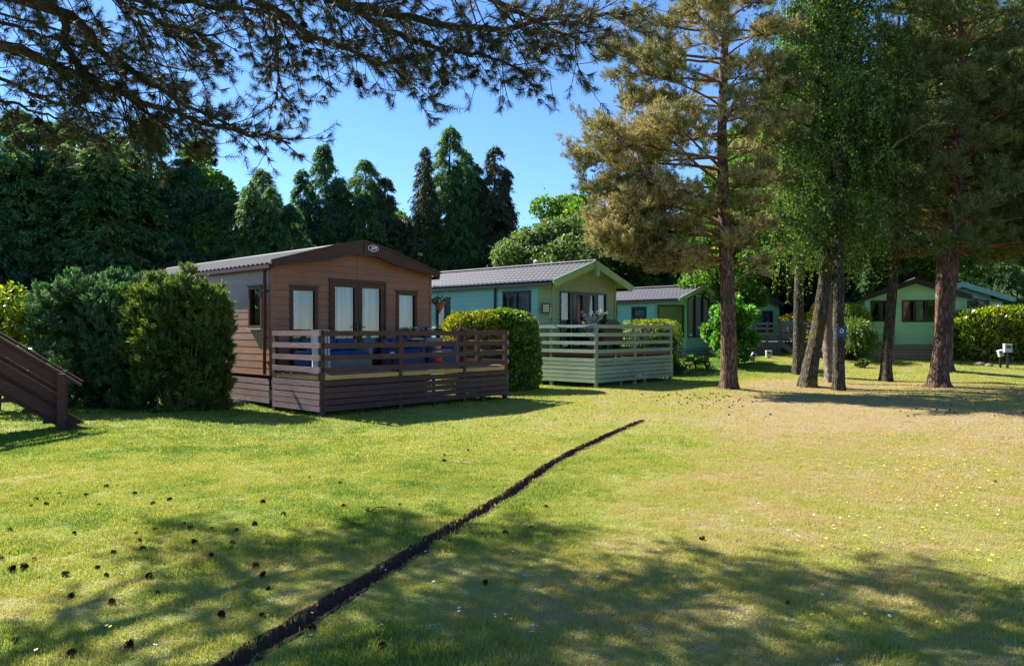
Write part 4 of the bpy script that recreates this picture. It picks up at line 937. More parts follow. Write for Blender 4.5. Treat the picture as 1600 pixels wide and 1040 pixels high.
# ------------------------------------------------------------------ green chalets
def chalet(name, label, o, th, W_, LEN, zg, ZF, ZE, ZR, clad_f, clad_s, trim, roof, ch, oh, wins_f, wins_l=(), wins_c=(), wins_r=(), skirt='skirt_blue', board=.15, barge_h=.24, gut='dark_frame', rear=True, ohs=.16, skn=4, tapered=False, nbarge=True):
    """origin at the left end of the gable before the corner cut; ch = length of the canted corner"""
    h = thing(name, label, 'chalet', (*o, 0), th); c = W_/2
    A0, A1, B1, B0 = (0, ch), (ch, 0), (W_-ch, 0), (W_, ch)
    def holes(ws): return [(w_[0], w_[1], w_[2], w_[3]) for w_ in ws]
    wr = (W_-2*ch); zr_f = ZE+(ZR-ZE)*1.0
    # gable: boards to eave height then triangle
    k_ = (ZR-ZE)/c; zl = ZE+k_*ch
    mb = MB(); clad(mb, A1, B1, ZF, zl if ch else ZE, board, holes(wins_f), (wr/2, ZR), .016); mb.build('gable_wall', M[clad_f], h)
    for w_ in wins_f: window(h, A1, B1, *w_[:4], **(w_[4] if len(w_) > 4 else {}))
    if ch:
        mb = MB(); clad(mb, A0, A1, ZF, ZE+.02, board, holes(wins_c)); clad(mb, B1, B0, ZF, ZE+.02, board, holes(wins_c)); mb.build('canted_wall', M[clad_f], h)
        Lc = ch*math.sqrt(2)
        for w_ in wins_c:
            window(h, A0, A1, *w_[:4], **(w_[4] if len(w_) > 4 else {})); window(h, B1, B0, *w_[:4], **(w_[4] if len(w_) > 4 else {}))
    mb = MB(); clad(mb, (0, LEN), A0, ZF, ZE, board, [(LEN-ch-w_[1], LEN-ch-w_[0], w_[2], w_[3]) for w_ in wins_l]); mb.build('side_wall', M[clad_s], h)
    for w_ in wins_l: window(h, (0, LEN), A0, LEN-ch-w_[1], LEN-ch-w_[0], *w_[2:4], **(w_[4] if len(w_) > 4 else {}))
    mb = MB(); clad(mb, B0, (W_, LEN), ZF, ZE, board, holes(wins_r)); clad(mb, (W_, LEN), (0, LEN), ZF, ZE, board, (), (c, ZR)); mb.build('rear_wall', M[clad_s], h)
    for w_ in wins_r: window(h, B0, (W_, LEN), *w_[:4], **(w_[4] if len(w_) > 4 else {}))
    for x, y in (A1, B1): MB().box((x-.035, y-.03, ZF-.01), (x+.035, y+.03, ZE+(k_*ch if ch else 0)-.02)).build('corner_trim', M[trim if trim != 'dark_frame' else clad_f], h)
    if ch:
        for x, y in (A0, B0): MB().box((x-.03, y-.03, ZF-.01), (x+.03, y+.03, ZE-.01)).build('corner_trim', M[trim], h)
    for s in (-1, 1):
        roof_slope(h, c+s*(c+ohs), ZE-k_*ohs+.05, c, ZR+.05, -oh+.04, LEN+.1, roof)
        xe = c+s*(c+ohs); zz = ZE-k_*ohs
        if nbarge:
            o_ = [(xe+s*.02, zz-.02), (xe+s*.02, zz+.09), (c, ZR+.11), (c, ZR+.11-barge_h), (xe-s*.1, zz-.10 if not tapered else zz-.03)]
            MB().prism(o_, -oh-.01, -oh+.035).build('bargeboard', M[trim], h)
        MB().box((min(xe-s*.06, xe+s*.05), -oh+.045, zz-.065), (max(xe-s*.06, xe+s*.05), LEN+.1, zz+.01)).build('gutter', M[gut], h)
        mb = MB(); mb.poly([(c+s*(c+.01), -oh+.04, ZE-.005), (c, -oh+.04, ZR-.012), (c, 0, ZR-.012), (c+s*(c+.01), ch, ZE-.005)])
        mb.poly([(c+s*(c+.01), -oh+.04, ZE-.005), (xe, -oh+.04, zz-.004), (xe, LEN+.1, zz-.004), (c+s*(c+.01), LEN+.1, ZE-.005)]); mb.build('soffit', M[trim], h)
    MB().tube([(c, -oh, ZR+.11), (c, LEN+.1, ZR+.11)], .04, 8).build('ridge_cap', M[roof], h)
    mb = MB(); bh = (ZF-zg-.03)/skn-.018
    for a, b in (((0, LEN), A0), (A0, A1), (A1, B1), (B1, B0), (B0, (W_, LEN))):
        if (Vector(a)-Vector(b)).length > .01: slats(mb, a, b, zg+.03, skn, bh, .018, .022, 0, .003, 4)
    mb.build('skirting', M[skirt], h)
    MB().box((.5, .5, zg-.2), (W_-.5, LEN-.1, ZF+.02)).build('underfloor_shade', M['black'], h)  # solid black in place of the shade beneath the floor
    return h
th2 = R(48)
fw_ = dict(frame='dark_frame', fw=.05)
c2 = chalet('sage_green_chalet', 'sage green and teal clad chalet with wide gabled porch behind the green decking', (1.02-.0, 22.15-.2), th2, 3.9, 11, .06, .93, 3.06, 3.70,
    'green_clad', 'teal_clad', 'green_trim', 'roof', .30, .42,
    [(.33, .86, 1.0, 2.82, fw_), (.93, 1.56, .98, 2.82, dict(name='door', frame='dark_frame', fw=.10)), (1.562, 2.19, .98, 2.82, dict(name='door', frame='dark_frame', fw=.10)), (2.25, 2.78, 1.0, 2.82, fw_)],
    wins_l=[(.30, 1.45, 1.80, 2.80, dict(fw=.05, bars=(.5,), sill='dark_frame', head=True)), (3.85, 4.55, 1.72, 2.70, dict(fw=.06, sill='white', head=True))], skirt='skirt_blue')
mb = MB().tube([(-.05, 2.05, 3.0), (-.05, 2.05, .95)], .04, 8); mb.build('downpipe', M['dark_frame'], c2)
lm = thing('porch_lamp', None, None); lm.parent = c2; lm.location = (.15-.03, .15-.03, 2.28); lm.rotation_euler = (0, 0, R(-45))
MB().box((-.12, -.07, -.15), (.12, .0, .15)).build('lamp_case', M['dark_frame'], lm)
mb = MB().box((-.088, -.085, -.115), (.088, -.071, .115)); mb.build('lamp_glass', M['cream'], lm)
mb = MB()
for u in (-.03, .03): mb.box((u-.005, -.09, -.115), (u+.005, -.0855, .115))
for v in (-.04, .035): mb.box((-.088, -.0945, v-.005), (.088, -.0905, v+.005))
mb.build('lamp_grille', M['orange'], lm)
mb = MB().prism([(1.95-.09, 3.30), (1.95+.09, 3.30), (1.95+.09, 3.74), (1.95-.09, 3.74)], -.50, -.36); mb.build('gable_block', M['green_trim'], c2)
MB().box((1.0, 7.6, 3.36), (1.7, 8.2, 3.62)).build('roof_vent', M['roof_dark'], c2)
MB().tube([(2.6, 2.6, 3.4), (2.6, 2.6, 3.95)], .06, 10).lathe([(.08, 0), (.09, .06), (.02, .12)], (2.6, 2.6, 3.95), 10).build('flue', M['white'], c2)

dk2 = thing('green_decking', 'sage green slatted timber decking with rails in front of the sage green chalet', 'decking', (2.36, 20.8, 0), th2)
decking(dk2, 4.13, 2.05, 1.0, [1.78, 1.545, 1.31, 1.075], .10, (6, .10, .018, .14), [.0, 1.97, 4.1], [(0, 1.60), (4.1, 1.0), (4.1, 2.0), (0, 2.02)], 'green_deck', 'green_deck', 'bbq_brown', [1.25, 2.55, 3.8], mfloor='deck_brown', rail_t=.03)
def dp2(x, y, z): return dk2.matrix_basis @ Vector((x, y, z))
t = thing('barbecue', 'red brown barbecue trolley with dark domed hood on the green decking', 'barbecue', dp2(1.45, .75, 1.0), th2)
MB().box((0, 0, .22), (1.05, .5, .62)).build('cabinet', M['bbq_brown'], t)
mb = MB(); o_ = [(.5*math.cos(a), .30*math.sin(a)) for a in np.linspace(0, math.pi, 14)]
mb.v += []; mb.prism([(x+.52, z+.66) for x, z in o_], .02, .48); mb.build('hood', M['dark_frame'], t)
MB().box((-.25, .02, .62), (1.30, .48, .655)).build('side_shelf', M['dark_frame'], t)
for x in (.02, .98):
    for y in (.03, .43): MB().tube([(x, y, 0), (x, y, .22)], .02, 8).build('leg', M['dark_frame'], t)
MB().tube([(.15, -.04, .78), (.9, -.04, .78)], .012, 6).build('handle', M['white'], t)
t = thing('garden_chair', 'dark metal garden chair beside the barbecue on the green decking', 'chair', dp2(2.9, .9, 1.0), th2+.4)
MB().box((0, 0, .40), (.48, .46, .43)).build('seat', M['dark_frame'], t); 
mb = MB()
for i in range(6): mb.box((.03+i*.08, .45, .46), (.06+i*.08, .47, .80))
mb.tube([(0, .46, .43), (-.02, .47, .78), (.10, .48, .86), (.38, .48, .86), (.50, .47, .78), (.48, .46, .43)], .016, 6); mb.build('backrest', M['dark_frame'], t)
for x in (.02, .46):
    for y in (.02, .44): MB().tube([(x, y, 0), (x, y, .4)], .013, 6).build('leg', M['dark_frame'], t)
t = thing('garden_bench', 'dark slatted garden bench against the far rail of the green decking', 'bench', dp2(2.2, 1.5, 1.0), th2)
mb = MB()
for i in range(4): mb.box((0, i*.1, .42), (1.3, i*.1+.08, .445))
mb.build('seat', M['bbq_brown'], t); mb = MB()
for i in range(4): mb.box((0, .42, .50+i*.09), (1.3, .44, .57+i*.09))
mb.build('backrest', M['bbq_brown'], t)
for x in (.05, 1.2): MB().box((x, 0, 0), (x+.05, .44, .42)).build('leg', M['bbq_brown'], t)
t = thing('potted_plant', 'silver leaved plant in a pot at the corner of the green decking', 'potted plant', dp2(.28, .35, 1.0))
MB().lathe([(.001, 0), (.12, 0), (.17, .28), (.18, .30), (.15, .27), (.001, .26)], (0, 0, 0), 14).build('pot', M['terracotta'], t, True)
g = np.random.default_rng(4); pth = []; PP = []; DD = []
for i in range(34):
    a = g.random()*6.28; rr = .1+.32*g.random(); e = Vector((rr*math.cos(a), rr*math.sin(a), .55+.62*g.random())); b_ = bez((0, 0, .26), (e.x*.2, e.y*.2, e.z*.8), e, 6); pth.append((b_, .004))
    for q in b_[2:]:
        for _ in range(5): PP.append(tuple(q+Vector(g.standard_normal(3)*.02))); DD.append(g.standard_normal(3)+np.array([0, 0, .4]))
tubes_obj('stems', pth, F_['silver'], t, 4); leaf_mesh('leaves', PP, DD, .055, .02, F_['silver'], t, g)
t = thing('cord', 'sagging cord strung along the top of the green decking rail', 'cord', (0, 0, 0))
MB().tube([dp2(-.04, 1.62, 1.98), dp2(-.09, 1.35, 1.72), dp2(-.09, .8, 1.69), dp2(-.09, .3, 1.72), dp2(-.09, .0, 1.80)], .013, 5).build('line', M['navy'], t)
MB().tube([dp2(-.04, 1.62, 1.98), dp2(-.02, 1.60, 2.3)], .008, 4).build('hook', M['white'], t)
t['label'] = 'sagging dark cord strung along the side rail of the green decking'

c3 = chalet('mint_bay_chalet', 'mint green chalet with glazed bay end behind the green decking, left of the round shrub', (6.86, 31.2), R(46), 3.9, 10, .30, .85, 2.92, 3.52,
    'mint_clad', 'teal_clad', 'green_trim', 'roof', .95, .30,
    [(.05, .66, 1.32, 3.0, dict(fw=.06, curtain=((0, 1, 'cream'),), top=(2.98, 3.22))), (.68, 1.32, 1.32, 3.1, dict(fw=.06, curtain=((0, 1, 'cream'),), top=(3.26, 3.26))), (1.34, 1.95, 1.32, 3.1, dict(fw=.06, curtain=((0, 1, 'cream'),), top=(3.22, 2.98)))],  # cream sheets behind the panes stand in for bright reflections
    wins_l=[(.45, 1.22, 1.45, 2.66, dict(fw=.09, trans=(2.22,)))], wins_c=[(.10, 1.24, 1.32, 2.72, dict(fw=.06, curtain=((0, 1, 'cream'),)))], skirt='skirt_blue', ohs=.12, tapered=True)
MB().tube([(-.05, 3.0, 2.86), (-.05, 3.0, .88)], .04, 8).build('downpipe', M['dark_frame'], c3)
c4 = chalet('light_green_chalet', 'light green chalet with dark bargeboards behind the leafy shrub and wooden steps', (9.9, 36.0), R(24), 4.0, 9, .4, 1.05, 2.98, 3.62,
    'bright_clad', 'mint_clad', 'dark_frame', 'roof', 0, .25,
    [(2.35, 3.62, 1.55, 2.62, dict(fw=.08, trans=(2.28,))), (.6, 1.3, 1.55, 2.62, dict(fw=.08))], skirt='grey_wood', barge_h=.34)
mb = MB().tube([(4.25, 2.2, 2.7), (4.25, 2.2, 3.9)], .025, 6); mb.box((4.15, 2.15, 3.6), (4.3, 2.25, 3.88)); mb.build('aerial', M['white'], c4)
c6 = chalet('bright_green_chalet', 'bright green chalet end wall with two dark windows seen between the right hand trunks', (14.35, 29.95), R(-20), 3.5, 4.0, .50, 1.07, 2.98, 3.58,
    'bright_clad', 'bright_clad', 'dark_frame', 'roof_dark', 0, .22,
    [(.165, .915, 1.98, 2.83, dict(fw=.05, bars=(.5,), curtain=((0, .22, 'curtain', .8), (.40, .62, 'curtain')))),
     (1.29, 2.57, 1.96, 2.83, dict(fw=.05, bars=(.34, .66), curtain=((0, .24, 'curtain', .9), (.40, .60, 'curtain'))))], skirt='skirt_tan', barge_h=.22, skn=5)
MB().box((1.04, -.045, 1.06), (1.14, -.001, 3.3)).build('wall_batten', M['bright_clad'], c6)
c7 = chalet('pale_turquoise_chalet', 'pale turquoise chalet with tan blinds behind the right hand golden hedge', (18.5, 34.1), R(-14), 3.9, 9, .5, 1.15, 3.05, 3.72,
    'pale_turq', 'pale_turq', 'pale_turq', 'roof_dark', .75, .30,
    [(.05, 1.15, 1.4, 3.0, dict(curtain=((0, 1, 'blind_or_reflection'),), top=(2.95, 3.2))), (1.25, 2.35, 1.4, 3.0, dict(curtain=((0, 1, 'blind_or_reflection'),), top=(3.2, 2.95)))], wins_c=[(.08, .98, 1.4, 2.75, dict(curtain=((0, 1, 'blind_or_reflection'),)))],
    wins_r=[(.5, 1.3, 1.7, 2.7, dict(curtain=((0, 1, 'blind_or_reflection'),)))], skirt='grey_wood', gut='pale_turq')
mb = MB().tube([(3.9, 3.2, 2.9), (3.9, 3.2, 4.2)], .02, 6)
for z in (3.7, 3.9, 4.1): mb.tube([(3.7, 3.2, z), (4.1, 3.2, z)], .012, 4)
mb.build('aerial', M['white'], c7)
c5 = chalet('tan_chalet', 'tan brown chalet glimpsed between the middle trunks beyond the golden conifer', (19.0, 45.0), R(8), 3.6, 9, .5, 1.2, 3.2, 3.75,
    'tan_clad', 'tan_clad', 'dark_frame', 'roof_dark', 0, .2, [(.4, 1.2, 1.7, 2.7, dict(frame='white')), (2.1, 3.0, 1.7, 2.7, dict(frame='white'))], skirt='grey_wood')
mb = MB().tube([(3.75, 1, 2.9), (3.8, 1, 3.6), (3.95, 1, 4.1)], .035, 6); mb.build('aerial', M['white'], c5)
c8 = chalet('pale_green_chalet', 'pale green chalet mostly hidden behind the dark shrubs at the left', (-17.2, 26.5), R(38), 4.0, 9, .0, .8, 2.85, 3.45,
    'green_clad', 'green_clad', 'cream', 'roof_dark', 0, .3, [(.6, 1.6, 1.5, 2.5, dict(frame='white')), (2.5, 3.5, 1.4, 2.5, dict(frame='white'))], skirt='grey_wood')

# ------------------------------------------------------------------ steps and gate of the light green chalet
gs = gzf(12.0, 29.8)
t = thing('deck_platform', 'grey timber platform with slatted skirt and rails in front of the light green chalet', 'decking', (10.55, 32.3, 0), R(6))
mb = MB()
for i in range(16): mb.box((0, .03+i*.13, 1.10), (3.9, .03+i*.13+.12, 1.13))
mb.build('deck_floor', M['grey_wood'], t)
mb = slats(MB(), (0, 0), (1.1, 0), gs+.03, 5, .12, .02, .03, 0, .004, 3); slats(mb, (2.25, 0), (3.9, 0), gs+.03, 5, .12, .02, .03, 0, .004, 4); mb.build('front_skirt', M['grey_wood'], t)
for x in (0, .55, 1.12, 2.22, 3.0, 3.85): MB().box((x, -.08, .2), (x+.09, -.0, 1.98)).build('post', M['grey_wood'], t)
for z in (1.88, 1.66, 1.42):
    MB().box((0, -.105, z), (1.2, -.082, z+.09)).build('rail', M['grey_wood'], t); MB().box((2.24, -.105, z), (3.9, -.082, z+.09)).build('rail', M['grey_wood'], t)
t = thing('picket_gate', 'narrow weathered picket gate with a rounded blue grey top above the wooden steps', 'gate', (11.72, 32.25, 1.14), R(6))
mb = MB()
for i in range(6): mb.box((.02+i*.165, 0, 0), (.12+i*.165, .02, .80))
mb.build('pickets', M['grey_wood'], t)
o_ = [(0, .72), (1.0, .72)]+[(.5+.5*math.cos(a), .72+.20*math.sin(a)) for a in np.linspace(.1, math.pi-.1, 10)]
MB().prism(o_, -.03, -.002).build('top_board', M['skirt_blue'], t); MB().box((0, -.022, .12), (1.0, -.002, .2)).build('crossbar', M['grey_wood'], t)
t = thing('wooden_steps', 'grey wooden steps with slanting handrails leading up to the picket gate', 'steps', (11.70, 32.15, 0), R(6))
n_ = 5; rise = (1.12-gs)/n_; run = .30
for i in range(n_-1):
    z = 1.12-(i+1)*rise; MB().box((.02, -(i+1)*run-.06, z-.04), (1.02, -i*run-.0, z)).build('tread', M['grey_wood'], t)
for x in (0, 1.04):
    MB().beam((x, -.05, 1.05), (x, -n_*run, gs+.02), .045, .2).build('stringer', M['grey_wood'], t)
    MB().box((x-.04, -n_*run+.05, gs-.05), (x+.05, -n_*run+.14, gs+1.0)).build('post', M['grey_wood'], t)
    MB().beam((x, -.02, 1.98), (x, -n_*run-.12, gs+.94), .09, .04).build('handrail', M['grey_wood'], t)
    MB().beam((x, -.02, 1.55), (x, -n_*run+.02, gs+.50), .03, .09).build('lower_rail', M['grey_wood'], t)
def meter(label, px, py, d, wd, hh, rz=0, tilt=0, post=True):
    p = at(px, py, d); zg = gzf(p.x, p.y); t = thing('service_box', label, 'service box', (p.x, p.y, zg), rz)
    if post: MB().box((-.03, -.03, -.05), (.03, .03, p.z-zg-hh/2)).build('post', M['dark_frame'], t)
    Mt = Matrix.Translation((0, 0, p.z-zg)) @ Matrix.Rotation(tilt, 4, 'Y')
    MB().box((-wd/2, -.07, -hh/2), (wd/2, .05, hh/2), 0, Mt).build('case', M['grey_pl'], t)
    MB().box((-wd*.34, -.075, hh*.05), (wd*.34, -.071, hh*.34), 0, Mt).build('meter_window', M['dark_frame'], t)
    MB().box((-wd*.53, -.085, hh/2+.001), (wd*.53, .06, hh/2+.02), 0, Mt).build('lid', M['white'], t)
meter('pale green service box on a short post beside the leafy shrub', 1173.5, 539, 28.2, .26, .28)
meter('small tilted white service box below the leafy shrub', 1177, 556, 28.0, .17, .18, 0, R(28))
meter('white service box at the foot of the grey slatted skirt left of the steps', 1201, 553, 29.0, .22, .24, 0, 0)
meter('pale service box on a post in front of the right hand golden hedge', 1574, 544, 26.2, .26, .28)
meter('small tilted white service box left of the one by the golden hedge', 1563, 552, 26.4, .16, .21, 0, R(-14))
# blue notice on the trunk
# ------------------------------------------------------------------ brown stair rail at the far left
st = thing('stair_flight', 'dark brown timber stair with slanting plank balustrade at the left edge', 'stairs', (-7.16, 11.75, 0), R(29))
rs = .72
for y in (0, .95):
    MB().box((-.055, y-.185, -.05), (.055, y-.092, .93)).build('post', M['deck_brown'], st)
    MB().box((-1.45, y-.05, -.05), (-1.34, y+.05, .9+.72*1.4)).build('post', M['deck_brown'], st)
    for k_, (o0, hh) in enumerate(((.74, .135), (.47, .135), (.20, .15))):
        MB().beam((.03, y-.075, o0-.0), (-2.6, y-.075, o0+2.63*rs), .03, hh).build('side_plank', M['deck_brown'], st)
    MB().beam((.27, y-.03, .90-.17), (-2.6, y-.03, .90+2.6*rs), .12, .035).build('handrail', M['deck_brown'], st)
    MB().beam((.25, y+.01, -.03), (-2.6, y+.01, -.03+2.8*rs), .04, .16).build('stringer', M['deck_brown'], st)
for i in range(8): MB().box((-.28*i-.25, .0, .18*(i+1)-.04), (-.28*i+.05, .93, .18*(i+1))).build('tread', M['deck_brown'], st)
# stones
def rock(label, p, s, seed, group=None):
    g = random.Random(seed); mb = MB(); n0 = 10; V = []
    for i in range(7):
        ph = math.pi*i/6
        for j in range(n0):
            a = 6.283*j/n0; rr = 1+.35*(float(fbm(math.cos(a)*1.5+seed*3, math.sin(a)*1.5+ph*2, 3))-.5)*2
            mb.v.append((s[0]*rr*math.sin(ph)*math.cos(a), s[1]*rr*math.sin(ph)*math.sin(a), s[2]*rr*math.cos(ph)+s[2]*.3))
    for i in range(6):
        for j in range(n0): mb.f.append((i*n0+j, (i+1)*n0+j, (i+1)*n0+(j+1) % n0, i*n0+(j+1) % n0)); mb.m.append(0)
    o = mb.build('rock', M['rock']); o.location = (p[0], p[1], gzf(p[0], p[1])); o.rotation_euler = (0, 0, g.random()*6); tag(o, label, 'rock', group)
for i, (px, py, s) in enumerate(((318, 618, .22), (333, 616, .26), (350, 617, .24), (366, 621, .2), (300, 624, .17), (380, 624, .13))):
    p = gp(px, 636); d = 14.9+.1*i; rock('rough brown stone in the low heap at the foot of the brown chalet side wall', ((px-800)/FPX*d, d), (s, s*.8, s*.6), i, 'stones heaped beside the brown chalet')
for i, (px, d, s) in enumerate(((808, 21.0, .2), (818, 20.8, .16), (829, 21.2, .18), (800, 21.4, .2))):
    rock('grey stone under the golden hedge right of the brown decking', ((px-800)/FPX*d, d), (s, s*.8, s*.5), i+20, 'stones under the golden hedge')
for i, (px, d, s) in enumerate(((1056, 26.2, .2), (1064, 26.0, .22), (1072, 26.4, .16), (1530, 27.0, .2), (1545, 26.8, .15))):
    rock('brown stone in the border below the mint bay chalet' if i < 3 else 'grey stone at the foot of the right hand golden hedge', ((px-800)/FPX*d, d), (s, s*.8, s*.5), i+40, 'stones below the mint chalet' if i < 3 else 'stones by the right hedge')
# ------------------------------------------------------------------ shrubs and hedges
def plume_bush(name, label, loc, rx, ry, hh, seed, fol, n=700, per=70, stems=0, base_in=.35, cols=9, group=None):
    g = np.random.default_rng(seed); t = thing(name, label, 'shrub', loc, 0, group); P = []; D = []
    # a bundle of upright leaning columns
    cc = []
    for i in range(cols):
        a = i*2.4+g.random(); q = math.sqrt((i+.5)/cols)*.72; cc.append((q*math.cos(a)*rx, q*math.sin(a)*ry, hh*(1.0-.25*q*q)*g.uniform(.93, 1.0), g.uniform(.30, .44)*(rx+ry)/2))
    for i in range(n):
        c_ = cc[g.integers(cols)]; u = g.random()**.7; z = u*c_[2]; prof = (.55+.45*u**.7)*(1-u**5)**.5
        w_ = c_[3]*prof*(.85+.3*g.random()); a = g.random()*6.283; spread = base_in+(1-base_in)*min(1, u*1.6+.15)
        x = c_[0]*spread+w_*math.cos(a); y = c_[1]*spread+w_*math.sin(a); P.append((x, y, max(.05, z))); D.append((math.cos(a)*.5+c_[0]*.25, math.sin(a)*.5+c_[1]*.25, 1.0))
    P = np.array(P); D = np.array(D); k = max(60, n//6); C = P[g.integers(0, n, k)]; li = g.integers(0, k, n); o_ = unit(g.standard_normal((n, 3)))
    P = C[li]+o_*(.19*g.random((n, 1))**.5); P[:, 2] = np.maximum(P[:, 2], .04); D = o_*.9+np.array([0, 0, .75])+D[li]*0
    plume_mesh('foliage', P, D, per, .05, .055, .02, F_[fol], t, g, .07, 'tri', .5)
    paths = []
    for i in range(stems or 24):
        c_ = cc[g.integers(cols)]; a = g.random()*6.28; b0 = (c_[0]*.2+.1*g.standard_normal(), c_[1]*.2+.1*g.standard_normal(), 0)
        e = (c_[0]*.9+c_[3]*.75*math.cos(a), c_[1]*.9+c_[3]*.75*math.sin(a), c_[2]*g.uniform(.5, .85)); paths.append((bez(b0, (e[0]*.75, e[1]*.75, e[2]*.4), e, 7), [.024, .02, .017, .014, .012, .009, .006, .004]))
    tubes_obj('stems', paths, B_['bare'] if stems else B_['twig'], t, 5)
    return t
def gl(x, y): return (x, y, gzf(x, y))
plume_bush('conifer_shrub', 'large bluish green conifer shrub with upright plumes left of the yellower one', gl(-8.45, 15.35), 1.52, 1.05, 2.9, 3, 'juniper_b', 4200, 70, 0, .75, 15)
plume_bush('conifer_shrub', 'yellowish green conifer shrub with bare inner stems beside the brown chalet wall', gl(-6.6, 14.6), 1.08, .80, 2.72, 8, 'juniper_y', 3300, 70, 60, .62, 11)
plume_bush('conifer_shrub', 'narrow dark conifer shrub squeezed against the brown chalet side wall', gl(-5.95, 14.75), .36, .36, 2.45, 12, 'juniper_y', 600, 70, 10, .5, 3)
plume_bush('conifer_shrub', 'low dark conifer growth filling the gap between the bluish and the yellowish shrub', gl(-7.45, 14.9), .55, .5, 1.9, 13, 'juniper_b', 900, 70, 0, .7, 5)
plume_bush('conifer_shrub', 'low dark conifer growth at the left foot of the bluish shrub', gl(-10.3, 16.2), .7, .6, 1.9, 14, 'juniper_b', 400, 70, 0, .6, 5)
broadleaf('leafy_shrub', 'yellow green leafy shrub behind the brown stair rail at the left edge', gl(-10.4, 14.9), 2.55, .95, 21, 'laurel', lobes=16, per=260, leaf=(.11, .065), z0=.2, cat='shrub')
broadleaf('leafy_shrub', 'low sunlit leafy plant between the stair rail and the bluish conifer shrub', gl(-9.0, 14.0), 1.5, .55, 22, 'laurel_g', lobes=9, per=160, leaf=(.11, .04), z0=.1, cat='shrub')
# the golden hedge between the first two chalets: golden left part and greener right part
shell_bush('clipped_hedge', 'golden privet hedge behind the right end of the brown decking', gl(-1.02, 20.0), (.98, .75, 2.18), 31, 'gold', (.075, .04), 15000, R(8), 3.2, .14)
shell_bush('clipped_hedge', 'glossy green laurel hedge with bright top between the golden privet and the green decking', gl(-.25, 20.4), (1.0, .95, 2.2), 32, 'laurel_g', (.10, .05), 17000, R(8), 3.2, .12)
shell_bush('clipped_hedge', 'flat topped hedge with lime green top behind the green decking', gl(5.0, 26.6), (1.15, .7, 1.85), 33, 'laurel', (.07, .04), 9000, R(40), 6, .05)
shell_bush('clipped_hedge', 'big golden green laurel hedge at the right edge beyond the service boxes', gl(19.35, 28.4), (2.75, 1.0, 2.0), 34, 'laurel', (.15, .075), 15000, R(-4), 3.6, .13)
broadleaf('leafy_shrub', 'round bright green leafy shrub between the mint bay chalet and the light green chalet', gl(8.15, 27.2), 2.5, 1.1, 41, 'shrub', lobes=30, per=330, leaf=(.14, .10), z0=.0, cat='shrub')
shell_bush('clipped_hedge', 'low golden hedge beyond the wooden steps', gl(14.2, 35.2), (1.5, .5, 1.9), 35, 'gold', (.09, .05), 4500, 0, 5, .06)
shell_bush('clipped_hedge', 'tall gold topped conifer hedge behind the leaning mossy trunk', gl(13.9, 32.8), (.75, .7, 2.35), 36, 'gold', (.09, .04), 6000, 0, 2.6, .14)
shell_bush('rounded_conifer', 'rounded golden green conifer left of the bright green chalet', gl(13.5, 29.6), (.85, .8, 2.15), 37, 'laurel', (.09, .03), 11000, 0, 2.4, .10, 'shrub', kind='tri')
t = thing('arching_shrub', 'arching grass green shrub drooping in front of the rounded golden conifer', 'shrub', gl(12.9, 28.2))
g = np.random.default_rng(6); pth = []; PP = []; DD = []
for i in range(230):
    a = g.random()*6.28; r0 = .45+.75*g.random(); hq = .9+1.1*g.random(); b_ = bez((.1*g.standard_normal(), .1*g.standard_normal(), 0), (r0*.45*math.cos(a), r0*.4*math.sin(a), hq*1.15), (r0*math.cos(a), r0*.8*math.sin(a), hq*g.uniform(.25, .7)), 8)
    pth.append((b_, .006))
    for j in range(2, 9):
        for _ in range(7): PP.append(tuple(b_[j]+Vector(g.standard_normal(3)*.03))); DD.append(np.array(b_[j]-b_[j-1])+g.standard_normal(3)*.05)
tubes_obj('stems', pth, B_['twig'], t, 3); leaf_mesh('foliage', PP, DD, .13, .022, F_['laurel_g'], t, g)
for i, (px, d, s, f, lb) in enumerate(((1062, 25.6, .34, 'birch', 'small dark leafy plant nearest the green decking in the border'), (1085, 27.0, .42, 'shrub', 'low green border plant under the bay of the mint chalet'), (1102, 26.4, .36, 'birch', 'dark border plant at the right corner of the mint chalet'), (1345, 26.4, .25, 'birch', 'low dark plant at the foot of the arching shrub'), (1268, 20.75, .12, 'shrub', 'tiny green seedling at the foot of the leaning mossy trunk'))):
    x = (px-800)/FPX*d; broadleaf('border_plant', lb, gl(x, d), s*1.5, s, 60+i, f, None, 8, 90, (.07, .045), .0, cat='plant')

